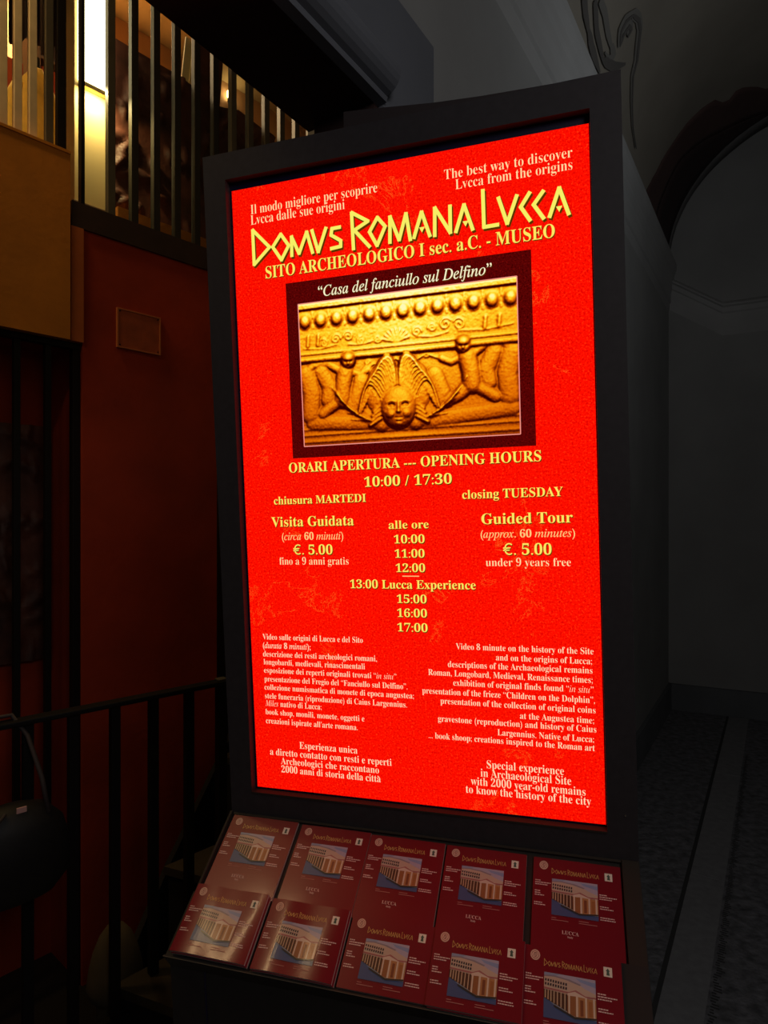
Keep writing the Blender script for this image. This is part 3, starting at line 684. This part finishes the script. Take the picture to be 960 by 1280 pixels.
def mathtext(s, ital=False):
    o = ''
    for c in s:
        if c in '~|': ital = (c == '~') or not ital if c == '|' else True; continue
        if 'A' <= c <= 'Z': o += chr((0x1D434 if ital else 0x1D400)+ord(c)-65)
        elif 'a' <= c <= 'z': o += '\u210e' if (ital and c == 'h') else chr((0x1D44E if ital else 0x1D41A)+ord(c)-97)
        elif '0' <= c <= '9': o += chr(0x1D7CE+ord(c)-48)
        elif c == '\u00e0': o += chr(0x1D41A)
        else: o += c
    return o
def text_meshes(items):
    """items: (string, italic, offset) -> [(verts Nx2 with baseline at 0, faces)] for size 1 lettering"""
    tmp = []
    for (s, it, off) in items:
        d = bpy.data.curves.new('tmp', 'FONT'); d.body = s; d.size = 1; d.offset = off; d.resolution_u = 3
        o = bpy.data.objects.new('tmp', d); C.objects.link(o); tmp.append(o)
    bpy.context.view_layer.update(); dg = bpy.context.evaluated_depsgraph_get(); out = []
    for o in tmp:
        me = bpy.data.meshes.new_from_object(o.evaluated_get(dg))
        out.append(([(v.co.x, v.co.y) for v in me.vertices], [tuple(p.vertices) for p in me.polygons]))
        bpy.data.meshes.remove(me)
    for o in tmp:
        d = o.data; bpy.data.objects.remove(o); bpy.data.curves.remove(d)
    return out
STY = {'c': (False, -.011, 't_light', 0), 'S': (False, .0, 't_yellow', 1), 'I': (True, .004, 't_ital', 1), 'Y': (False, -.001, 't_yellow', 1), 'i': (True, .0, 't_orange', 0),
       'y': (False, -.011, 't_light', 0), 'v': (True, .003, 't_white', 0), 'w': (False, -.008, 't_white', 0)}
items = [(mathtext(t_[0], STY[t_[1]][0]), 0, STY[t_[1]][1]) for t_ in TEXT]
tm = text_meshes(items)
acc = {}
def flat(name, v, f, m, parent):
    me = bpy.data.meshes.new(name); me.from_pydata(v, [], f); me.materials.append(m); return link(bpy.data.objects.new(name, me), parent)
NAMES = {'c': 'tagline_lettering', 'S': 'subtitle_lettering', 'I': 'caption_lettering', 'Y': 'opening_hours_lettering', 'i': 'duration_lettering', 'y': 'discount_lettering', 'v': 'description_lettering', 'w': 'description_lettering'}
for t_, (vv, ff) in zip(TEXT, tm):
    s0, t0, s1, t1, cap = t_[2:7]
    xs = [q[0] for q in vv]; x0, x1 = min(xs), max(xs)
    # keep the baseline level: average of both measured ends
    tb = (t0+t1)/2; sx = (s1-s0)/(x1-x0); sy = cap/.665*(1.10 if t_[1] in 'cwyv' else 1.0)
    shadow = STY[t_[1]][3]
    for lay in ((0, 1) if shadow else (1,)):
        key = (NAMES[t_[1]] if lay else 'lettering_shadow', len(acc)); mm = STY[t_[1]][2] if lay else 't_shadow'
        A = acc.setdefault((key, mm), ([], [])); n = len(A[0]); dx, dy = (0, 0) if lay else (.0009, -.0013)
        w = .0007 if lay else .0005
        for (x, y) in vv: A[0].append((s0+(x-x0)*sx+dx, -w, TB+tb+y*sy+dy))
        for q in ff: A[1].append(tuple(n+k for k in q))
        if t_[0].endswith('\u00e0'):          # grave accent
            n = len(A[0]); A[0].extend([(s1-.0052, -w, TB+tb+.0092), (s1-.0036, -w, TB+tb+.0096), (s1-.0014, -w, TB+tb+.0072), (s1-.0024, -w, TB+tb+.0070)]); A[1].append((n, n+1, n+2, n+3))
for ((nm, _i), mm), (v, f) in acc.items(): flat(nm, v, f, M[mm], scr)

# --- the picture of the carved frieze shown on the screen (a lit flat image, coloured per vertex)
def colored(name, verts, faces, cols, m, parent):
    me = bpy.data.meshes.new(name); me.from_pydata(verts, [], faces); me.materials.append(m)
    at = me.color_attributes.new('Col', 'FLOAT_COLOR', 'POINT' if len(cols) == len(verts) else 'CORNER')
    if len(cols) == len(verts): at.data.foreach_set('color', np.concatenate([cols, np.ones((len(cols), 1))], 1).astype(np.float32).ravel())
    else:
        k = 0
        for fi, fc in enumerate(faces):
            for _ in fc: at.data[k].color = (*cols[fi], 1); k += 1
    return link(bpy.data.objects.new(name, me), parent)
NX, NY = 400, 270
AX = 1.50                                                    # width in picture heights
X, Y = np.meshgrid(np.linspace(0, AX, NX), np.linspace(0, 1, NY))
Hh = np.zeros_like(X)
def cap_(pts, r, h=1.0, mode='max'):
    global Hh
    D = np.full_like(X, 9.0)
    for (a, b) in zip(pts[:-1], pts[1:]):
        ax, ay = a[0]*AX, a[1]; bx, by = b[0]*AX, b[1]; L2 = (bx-ax)**2+(by-ay)**2+1e-12
        u = np.clip(((X-ax)*(bx-ax)+(Y-ay)*(by-ay))/L2, 0, 1); D = np.minimum(D, np.hypot(X-ax-u*(bx-ax), Y-ay-u*(by-ay)))
    P_ = h*np.sqrt(np.clip(1-(D/r)**2, 0, 1))*r
    if mode == 'max': Hh = np.maximum(Hh, P_+np.where(P_ > 0, BASEH, 0))
    else: Hh = Hh+P_*(1 if mode == 'add' else -1)
def ell(cx, cy, rx, ry, h, base=0.0, mode='max'):
    global Hh
    q = 1-((X-cx*AX)/rx)**2-((Y-cy)/ry)**2; P_ = h*np.sqrt(np.clip(q, 0, 1))
    if mode == 'max': Hh = np.maximum(Hh, np.where(q > 0, base+P_, 0))
    else: Hh = Hh+P_*(1 if mode == 'add' else -1)
BASEH = 0.0
# upper mouldings, egg row, scroll band
Hh += .05*(Y > .955)+.03*np.clip((Y-.60)/.02, 0, 1)
rowc = lambda x: .885+.0*x
for i in range(13):
    cx = .03+i*.0785
    ell(cx, .872, .052, .060, .022, .030); ell(cx, .872, .043, .051, .014, 0, 'sub'); ell(cx, .872, .040, .047, .048, .0, 'add')
    cap_([(cx+.039, .935), (cx+.039, .895)], .010, .8, 'add'); cap_([(cx+.039, .84), (cx+.039, .825)], .010, .8, 'add')
BASEH = .03
cap_([(0, .645), (1, .645)], .016, 1.2); cap_([(0, .605), (1, .605)], .022, 1.4)
for i in range(9):                                            # shell palmette
    an = math.radians(20+i*17.5); cap_([(.465, .665), (.465+.075/AX*math.cos(an)*1.25, .665+.085*math.sin(an))], .010, 1.4)
def spiral(cx, cy, r, turn, dirn, start=0.0, rr=.008):
    pts = []
    for i in range(26):
        q = i/25; an = start+dirn*q*turn*2*math.pi; pts.append((cx+r*(1-.8*q)*math.cos(an)/AX, cy+r*(1-.8*q)*math.sin(an)))
    cap_(pts, rr, 1.5)
for (cx, cy, r, dn, st0) in ((.18, .73, .035, 1, 0), (.24, .74, .038, -1, 3.1), (.30, .70, .03, 1, 1.5), (.56, .72, .034, 1, 0), (.63, .735, .03, -1, 3.1), (.69, .75, .042, 1, .5), (.75, .74, .042, -1, 2.6), (.12, .71, .03, -1, 2), (.38, .70, .028, -1, 0)):
    spiral(cx, cy, r, 1.4, dn, st0)
for (x0, x1, yy) in ((.02, .18, .685), (.24, .36, .685), (.56, .70, .69), (.75, .98, .70)): cap_([(x0, yy), ((x0+x1)/2, yy-.012), (x1, yy+.008)], .007, 1.4)
for x0 in (.04, .09, .86, .92): cap_([(x0, .70), (x0+.005, .77)], .014, 1.2)
# lower ground
BASEH = .0
cap_([(0, .075), (1, .085)], .010, 1.2); cap_([(0, .115), (1, .125)], .008, 1.2); cap_([(0, .03), (1, .035)], .014, 1.0)
cap_([(.05, .16), (.4, .13), (.62, .13), (.97, .17)], .05, .6)
# scrolls flanking under the moulding
cap_([(.34, .555), (.30, .50), (.36, .535), (.42, .52), (.46, .56), (.50, .52), (.56, .54), (.60, .57), (.66, .53)], .010, 1.6)
spiral(.33, .545, .025, 1.2, 1, 0); spiral(.60, .56, .025, 1.2, -1, 3)
# children on either side: torso, arms, legs, head
for mx in (0, 1):
    f_ = (lambda p: p) if mx == 0 else (lambda p: (1-p[0]+(.0), p[1]+.03))
    cap_([f_((.22, .50)), f_((.205, .40)), f_((.20, .31))], .062, 1.1)
    cap_([f_((.205, .50)), f_((.13, .57)), f_((.06, .56)), f_((.015, .50))], .030, 1.2)
    cap_([f_((.24, .50)), f_((.29, .47)), f_((.33, .50))], .026, 1.2)
    cap_([f_((.20, .31)), f_((.14, .26)), f_((.10, .22))], .040, 1.1); cap_([f_((.20, .31)), f_((.26, .25)), f_((.31, .22))], .042, 1.1)
    cap_([f_((.10, .52)), f_((.14, .40)), f_((.13, .32))], .055, .7)
    cap_([f_((.03, .50)), f_((.05, .36)), f_((.04, .22))], .065, .6)
    h_ = f_((.235, .575)); ell(h_[0], h_[1], .052, .058, .07, .04)
    ell(h_[0], h_[1]+.03, .050, .035, .03, .0, 'add')
    for k in (-1, 1): ell(h_[0]+k*.013, h_[1]-.008, .008, .007, .016, 0, 'sub')
    ell(h_[0], h_[1]-.02, .006, .010, .014, 0, 'add'); ell(h_[0], h_[1]-.038, .013, .004, .010, 0, 'sub')
# dolphins / wings flanking the mask
for sg in (-1, 1):
    cap_([(.465+sg*.17, .42), (.465+sg*.20, .30), (.465+sg*.16, .20), (.465+sg*.08, .13)], .062, .8)
    for k in range(6): cap_([(.465+sg*(.12+.02*k), .15+.012*k), (.465+sg*(.22+.018*k), .17+.045*k)], .010, 1.3, 'add')
    cap_([(.465+sg*.06, .12), (.465+sg*.14, .13), (.465+sg*.24, .11)], .018, 1.2)
# central mask with swept hair
BASEH = .05
ell(.465, .23, .125, .145, .10, .05)
for sg in (-1, 1):
    ell(.465+sg*.060, .40, .125, .135, .05, .03); ell(.465+sg*.088, .33, .10, .14, .05, .03)
for sg in (-1, 1):
    for k in range(11):                                       # locks rise from the brow and fall outwards
        q = k/10; S0 = (.465+sg*(.010+.058*q), .385-.13*q); PK = (.465+sg*(.040+.095*q), .575-.13*q-.05*q*q); E0 = (.465+sg*(.088+.095*q), .45-.24*q)
        CT = (2*PK[0]-.5*(S0[0]+E0[0]), 2*PK[1]-.5*(S0[1]+E0[1])); ln = []
        for m in range(9):
            w = m/8; ln.append(((1-w)**2*S0[0]+2*w*(1-w)*CT[0]+w*w*E0[0], (1-w)**2*S0[1]+2*w*(1-w)*CT[1]+w*w*E0[1]+.006*math.sin(w*9+k)))
        cap_(ln, .019-.004*q, 2.2)
        cap_([(p[0], p[1]-.014) for p in ln[1:]], .007, 2.2, 'sub')
        if k % 2: cap_([(p[0]+sg*.004, p[1]+.004) for p in ln[2:]], .006, 1.4, 'add')
    for k in range(4): cap_([(.465+sg*.085, .25-.03*k), (.465+sg*(.115+.006*k), .21-.03*k)], .014, 1.8)
    ell(.465+sg*.032, .245, .026, .013, .035, 0, 'sub'); ell(.465+sg*.032, .243, .015, .009, .022, 0, 'add')
    cap_([(.465+sg*.012, .268), (.465+sg*.035, .278), (.465+sg*.056, .266)], .008, 1.4, 'add')
    ell(.465+sg*.040, .185, .030, .028, .020, 0, 'add')
cap_([(.465, .268), (.465, .205)], .011, 1.6, 'add'); ell(.465, .200, .020, .011, .022, 0, 'add')
cap_([(.449, .160), (.465, .156), (.481, .160)], .006, 1.8, 'sub'); ell(.465, .147, .020, .009, .02, 0, 'add'); ell(.465, .115, .026, .018, .018, 0, 'add')
rg = np.random.default_rng(5)
def smooth(a, n):
    for _ in range(n): a = (a+np.roll(a, 1, 0)+np.roll(a, -1, 0)+np.roll(a, 1, 1)+np.roll(a, -1, 1))/5
    return a
Hh = smooth(Hh, 4)+smooth(rg.standard_normal(X.shape), 5)*.004
gy, gx = np.gradient(Hh, 1/NY, AX/NX)
lit = (-gx*.12-gy*.50+.85)/np.sqrt(1+gx**2+gy**2)
lit = np.clip(lit, 0, 1.6)
occ = np.clip(1.02-(smooth(Hh, 30)-Hh)*14, .22, 1.35)
falloff = .50+.50*np.clip(Y/.9, 0, 1)**1.3*1.0
val = lit*occ*falloff*(1-.22*np.abs(X/AX-.5)*2)
val = np.clip(val**1.35*1.34+smooth(rg.standard_normal(X.shape), 1)*.035, 0, 1.25)
xs_ = [0, .12, .28, .45, .62, .82, 1.0, 1.25]
cr_ = np.stack([np.interp(val, xs_, c_) for c_ in ([.03, .13, .42, .80, .98, 1, 1, 1], [.0, .01, .055, .17, .36, .66, .88, .95], [0, 0, 0, .001, .004, .02, .12, .45])], -1)
pq = [(.1055, .5390), (.4300, .5388), (.4310, .7545), (.1044, .7542)]
vv = []
for j in range(NY):
    for i in range(NX):
        a, b = i/(NX-1), j/(NY-1)
        s_ = (pq[0][0]*(1-a)+pq[1][0]*a)*(1-b)+(pq[3][0]*(1-a)+pq[2][0]*a)*b
        t_ = (pq[0][1]*(1-a)+pq[1][1]*a)*(1-b)+(pq[3][1]*(1-a)+pq[2][1]*a)*b
        vv.append((s_, -.0006, TB+t_))
ff = [(j*NX+i, j*NX+i+1, (j+1)*NX+i+1, (j+1)*NX+i) for j in range(NY-1) for i in range(NX-1)]
colored('frieze_picture', vv, ff, cr_.reshape(-1, 3), M['frieze'], scr)
g = gk(); k_ = .0007
for a, b in zip(pq, pq[1:]+pq[:1]):
    dx, dy = b[0]-a[0], b[1]-a[1]; L = math.hypot(dx, dy); nx, ny = -dy/L*k_, dx/L*k_
    g.prism([(a[0]-nx, a[1]-ny), (b[0]-nx, b[1]-ny), (b[0]+nx, b[1]+ny), (a[0]+nx, a[1]+ny)], .0007, .0009)
g.build('picture_rule', M['pic_line'], scr)

# --- brochure tray: sloping shelf under the screen
TA = math.radians(58); ca, sa = math.cos(TA), math.sin(TA)
# tray frame inside the kiosk frame: x along s, y down the slope, z out of the slope
T0 = Vector((0, -NF, TB-.042))
TU = Vector((1, 0, 0)); TV = Vector((0, -sa, -ca)); TN = Vector((0, -ca, sa))
def gtr(): return G(T0, TU, TV, TN)
gtr().box(-.0405, .5685, 0, .127, -.02, 0).build('tray_shelf', M['tray'], kiosk)
gtr().box(-.0405, .5685, .127, .2105, -.02, .0115).build('tray_shelf', M['tray'], kiosk)
gtr().box(-.0415, -.0375, 0, .2115, -.0205, .008, bev=.001).build('tray_side', M['rim'], kiosk)
gtr().box(.5475, .5695, 0, .2115, -.0205, .006, bev=.001).build('tray_side', M['rim'], kiosk)
gtr().box(-.036, .547, 0, .0035, 0, .004).build('tray_back_strip', M['rim'], kiosk)
gtr().box(-.0405, .5695, .2106, .2130, -.03, .0165, bev=.0006).build('tray_lip', M['tray'], kiosk)
gtr().box(-.0405, .5695, .2124, .2130, .0165, .0169).build('lip_edge', M['edge'], kiosk)
# cabinet front below the lip and plinth
nl = NF+.2130*sa; tl = -.042-.2130*ca
gk().box(-.0405, .5695, -1.0, tl-.004, NF, nl-.006, bev=.001).build('cabinet', M['tray'], kiosk)
gk().box(.012, .014, -1.0, tl-.006, nl-.0062, nl-.0052).build('panel_joint', M['bezel'], kiosk)
gk().box(-.10, .63, -1.092, -1.0, -.22, nl+.04, bev=.003).build('plinth', M['kiosk'], kiosk)

# --- brochures
WB = .1115
def bendf(kind):
    if kind == 'curl': return lambda u, v: .0050*math.sin(math.pi*u/WB)**1.0*(.35+.65*min(1, v/.085))+.0016*math.sin(2.3*math.pi*u/WB+.7)
    if kind == 'wave': return lambda u, v: .0034*math.sin(math.pi*u/WB)*(.3+.7*min(1, v/.085))+.0012*math.sin(2.8*math.pi*u/WB)
    return lambda u, v: .0006*math.sin(math.pi*u/WB)
class Sheet(G):
    def __init__(s, bf, th=.004): super().__init__(); s.bf = bf; s.th = th
    def P(s, u, v, w): return Vector((u, -v, s.th+w+s.bf(u, v)))
def subdiv_poly(gs, pts, w0, w1, maxlen=.008):
    # cut a quad into strips so that it follows the sheet's curl
    (a, b, c, d) = pts; n = max(1, int(abs(b[0]-a[0])/maxlen))
    for i in range(n):
        f0, f1 = i/n, (i+1)/n
        L = lambda p, q, f: (p[0]+(q[0]-p[0])*f, p[1]+(q[1]-p[1])*f)
        gs.prism([L(a, b, f0), L(a, b, f1), L(d, c, f1), L(d, c, f0)], w0, w1)
def rect(gs, u0, u1, v0, v1, w0=.0001, w1=.00025): subdiv_poly(gs, [(u0, v0), (u1, v0), (u1, v1), (u0, v1)], w0, w1)
(cov_l, cov_f), (it_l, it_f) = text_meshes([(mathtext('LVCCA').replace('\U0001D415', chr(0x1D414)), 0, -.002), (mathtext('Italy'), 0, .002)])
def painted_picture(gs):
    """small photograph of a colonnaded theatre front printed on the cover; returns verts, faces, colours"""
    pu0, pv0, pu1, pv1 = .0245, .0265, .0820, .0715
    V = []; F = []; Cc = []; lay = [0]
    def poly(p, col):
        lay[0] += 1; w = .0003+.00002*lay[0]
        for k in range(12):
            q = clip(clip(p, k/12, 1), (k+1)/12, -1)
            if len(q) > 2: put(q, w, col)
    def clip(p, x, sg):
        out = []
        for a, b in zip(p, p[1:]+p[:1]):
            ia, ib = (a[0]-x)*sg >= 0, (b[0]-x)*sg >= 0
            if ia: out.append(a)
            if ia != ib: f = (x-a[0])/(b[0]-a[0]); out.append((x, a[1]+(b[1]-a[1])*f))
        return out
    def put(p, w, col):
        n = len(V)
        for (x, y) in p:
            u = pu0+(pu1-pu0)*x; v = pv1-(pv1-pv0)*y; V.append(tuple(gs.P(u, v, w)))
        F.append(tuple(range(n, n+len(p)))); Cc.append(col)
    N = 8
    for i in range(N):
        a, b = i/N, (i+1)/N; poly([(a, 0), (b, 0), (b, 1), (a, 1)], (.42+.06*a, .44, .56))
    poly([(.0, 1), (.3, 1), (.18, .9), (0, .95)], (.30, .36, .52)); poly([(.62, .97), (1, .93), (1, .82), (.7, .9)], (.28, .36, .58))
    poly([(0, 0), (1, 0), (1, .16), (.60, .10), (.3, .22), (0, .46)], (.075, .115, .27))
    poly([(0, .90), (.16, .93), (.42, .91), (.66, .85), (.80, .76), (1, .68), (1, .12), (.62, .10), (0, .44)], (.60, .47, .36))
    poly([(0, .93), (.2, .95), (.5, .915), (.72, .84), (.70, .81), (.45, .885), (.2, .92), (0, .90)], (.30, .26, .30))
    for r_ in range(2):
        for i in range(9):
            x = .02+.05*i; yt = .86-.09*r_-.005*i; poly([(x, yt), (x+.030, yt-.004), (x+.026, yt-.062), (x-.004, yt-.058)], (.035, .025, .035))
    poly([(0, .66), (.48, .63), (.62, .70), (.80, .60), (1, .61), (1, .57), (.8, .56), (.62, .64), (.48, .59), (0, .62)], (.42, .16, .15))
    poly([(.46, .60), (.60, .66), (.80, .575), (.80, .53), (.46, .55)], (.72, .60, .48))
    poly([(0, .61), (.46, .57), (.46, .20), (0, .42)], (.10, .045, .025))
    poly([(.46, .55), (.62, .56), (.62, .12), (.46, .18)], (.34, .14, .05)); poly([(.62, .56), (1, .55), (1, .16), (.62, .12)], (.50, .24, .09))
    poly([(.70, .50), (.76, .50), (.76, .16), (.70, .15)], (.24, .08, .03)); poly([(.86, .50), (.93, .50), (.93, .18), (.86, .17)], (.40, .16, .05))
    for i, x in enumerate((.02, .075, .13, .19, .255, .325, .40)):
        yb = .44-.24*(x/.46)-.01; poly([(x, .60), (x+.020, .60), (x+.020, yb), (x, yb)], (.62, .46, .30))
    for x, w in ((.475, .032), (.62, .040), (.795, .034), (.945, .034)): poly([(x, .57), (x+w, .57), (x+w, .13), (x, .125)], (.74, .62, .48))
    poly([(.2, .30), (.60, .115), (1, .165), (1, .125), (.60, .07), (.2, .255)], (.05, .045, .04))
    return V, F, Cc
def make_brochure(kind, HB, th=.004):
    bf = bendf(kind); parts = []
    gs = lambda: Sheet(bf, th)
    b = G(); n = 16; nv = 5
    for z in (0, 1):
        for j in range(nv+1):
            for i in range(n+1):
                u = WB*i/n; v = HB*j/nv; b.v.append(Vector((u, -v, (th-.0003)*1.0+bf(u, v))) if z else Vector((u, -v, max(.0002, bf(u, v)*.9+.0002))))
    m0 = (n+1)*(nv+1)
    for j in range(nv):
        for i in range(n):
            q = j*(n+1)+i; b.f += [[q, q+1, q+n+2, q+n+1], [m0+q, m0+q+n+1, m0+q+n+2, m0+q+1]]
    for i in range(n):
        for j in (0, nv): q = j*(n+1)+i; b.f.append([q, q+1, m0+q+1, m0+q])
    for j in range(nv):
        for i in (0, n): q = j*(n+1)+i; b.f.append([q, q+n+1, m0+q+n+1, m0+q])
    b.mi = [0]*len(b.f)
    parts.append(('pages', b, M['page']))
    c_ = gs()
    for j in range(nv):
        for i in range(n): c_.prism([(WB*i/n, HB*j/nv), (WB*(i+1)/n, HB*j/nv), (WB*(i+1)/n, HB*(j+1)/nv), (WB*i/n, HB*(j+1)/nv)], -.0003, 0)
    # single closed sheet instead of stacked cells
    c2 = G()
    for z in (-.0003, 0):
        for j in range(nv+1):
            for i in range(n+1): c2.v.append(gs().P(WB*i/n, HB*j/nv, z))
    c2.f = [list(q) for q in b.f]; c2.mi = [0]*len(c2.f)
    parts.append(('cover', c2, M['cover']))
    g = gs(); g.prism([(.0135+.0057*math.cos(k*math.pi/10), .0100+.0057*math.sin(k*math.pi/10)) for k in range(20)], .0001, .00025); parts.append(('seal', g, M['seal']))
    g = gs()
    for k in range(16):
        a, b_ = k*math.pi/8, (k+1)*math.pi/8
        g.prism([(.0135+r*math.cos(q), .0100+r*math.sin(q)) for r, q in ((.0043, a), (.0043, b_), (.0038, b_), (.0038, a))], .0003, .0004)
    strokes(g, [[(.0115, .0115), (.0125, .008), (.0145, .0075), (.0155, .0095), (.0145, .012), (.0125, .0125)], [(.0135, .0085), (.0135, .0115)]], .0006, .0003, .0004)
    parts.append(('seal_emblem', g, M['seal2']))
    sc_ = .0610/.477
    tf = lambda p: (.0238+(p[0]-.030)*sc_, .0168-(p[1]-.8465)*sc_*1.12)
    g = gs(); strokes(g, TITLE, .00052, .0001, .0003, tf); dots(g, .0001, .0003, .0036, tf); parts.append(('title_lettering', g, M['gold']))
    g = gs(); rect(g, .0915, .1010, .0105, .0205); parts.append(('emblem_square', g, M['white']))
    g = gs(); g.prism([(.0945, .0190), (.0950, .0150), (.0940, .0145), (.0962, .0118), (.0985, .0145), (.0975, .0150), (.0982, .0190)], .0003, .0004); parts.append(('emblem', g, M['green']))
    rr = random.Random(4); g = gs()
    def block(u0, v0, rows, lh=.0026):
        for k, w in enumerate(rows):
            u = u0; e = u0+w
            while u < e-.0008:
                l = rr.uniform(.0014, .0036); rect(g, u, min(e, u+l), v0+k*lh, v0+k*lh+.00115); u += l+.0005
    block(.0030, .0300, (.008, .020, .016)); block(.0028, .0435, (.008, .007, .012)); block(.0024, .0580, (.010, .014))
    block(.0840, .0385, (.009, .021, .015)); block(.0840, .0530, (.011, .016)); block(.0840, .0660, (.017, .018))
    parts.append(('side_lettering', g, M['pale']))
    g = gs()
    def block2(u0, v0, rows):
        for k, w in enumerate(rows): rect(g, u0, u0+w, v0+k*.0024, v0+k*.0024+.0008)
    block2(.0245, .0745, (.006, .021)); block2(.0580, .0745, (.012, .022)); parts.append(('caption_lettering', g, M['faint']))
    if HB > .1:
        v = []; f = []
        for (vl, fl, cu, cv, sz, hh) in ((cov_l, cov_f, .0475, .0925, .0060, 1.0), (it_l, it_f, .0475, .0962, .0034, 1)):
            w = max(q[0] for q in vl)*sz; n0 = len(v)
            for (x, y) in vl: v.append(gs().P(cu-w/2+x*sz, cv-y*sz, .0003))
            f += [tuple(n0+k for k in q) for q in fl]
        g = G(); g.v = v; g.f = f; g.mi = [0]*len(f); parts.append(('foot_lettering', g, M['pale']))
    meshes = []
    for nm, g, m in parts:
        me = bpy.data.meshes.new(nm); me.from_pydata([tuple(q) for q in g.v], [], g.f); me.materials.append(m)
        bm = bmesh.new(); bm.from_mesh(me); bmesh.ops.recalc_face_normals(bm, faces=bm.faces); bm.to_mesh(me); bm.free()
        if nm in ('cover', 'pages'):
            for p in me.polygons: p.use_smooth = (nm == 'cover')
            if nm == 'cover':
                me.set_sharp_from_angle(angle=math.radians(40))
        meshes.append((nm, me))
    V, F, Cc = painted_picture(gs())
    o = colored('cover_picture', V, F, Cc, M['picture'], None); me = o.data; bpy.data.objects.remove(o); meshes.append(('cover_picture', me))
    return meshes
KM = mw.copy()
def place(u, v, h, rot, meshes, label, only=None):
    p = T0+TU*u+TV*v+TN*h
    loc = Matrix(((TU.x, -TV.x, TN.x, p.x), (TU.y, -TV.y, TN.y, p.y), (TU.z, -TV.z, TN.z, p.z), (0, 0, 0, 1)))
    root = thing('brochure', label, 'brochure', group='museum brochures in the kiosk tray', mw=KM @ loc @ Matrix.Rotation(math.radians(rot), 4, 'Z'))
    for nm, me in meshes:
        if only and nm not in only: continue
        tag(link(bpy.data.objects.new(nm, me), root), kind='stuff' if nm in ('side_lettering', 'caption_lettering', 'title_lettering') else None)
    return root
full = make_brochure('flat', .1155); fl2 = make_brochure('flat', .0845); curl = make_brochure('curl', .0870); wave = make_brochure('wave', .0860)
ordn = ['leftmost', 'second from the left', 'middle', 'second from the right', 'rightmost']
back = [(-.0335, .0045, 0), (.0855, .0065, 0), (.1980, .0085, 0), (.3125, .0095, 0), (.4335, .0105, 0)]
for k, (u, v, r) in enumerate(back):
    place(u, v, .0002, r, full, 'dark red museum brochure, %s of the back row in the tray' % ordn[k])
front = [(-.0325, .1195, 0, curl), (.0875, .1222, 0, wave), (.2045, .1235, 0, fl2), (.3165, .1245, 0, fl2), (.4270, .1255, 0, fl2)]
for k, (u, v, r, ms) in enumerate(front):
    extra = 'glossy curled ' if k == 0 else ('glossy slightly curled ' if k == 1 else 'dark red ')
    place(u, v, .0157 if k in (0, 1, 3) else .0118, r, ms, extra+'brochure, %s of the front row against the tray lip' % ordn[k])
for (u, v, k, ms) in ((-.0300, .1205, 0, curl), (.0895, .1230, 1, wave), (.3185, .1255, 3, fl2)):
    place(u, v, .0117, 0, ms, 'lower brochure, only its edge showing, under the %s front row one' % ordn[k], only=('pages', 'cover'))
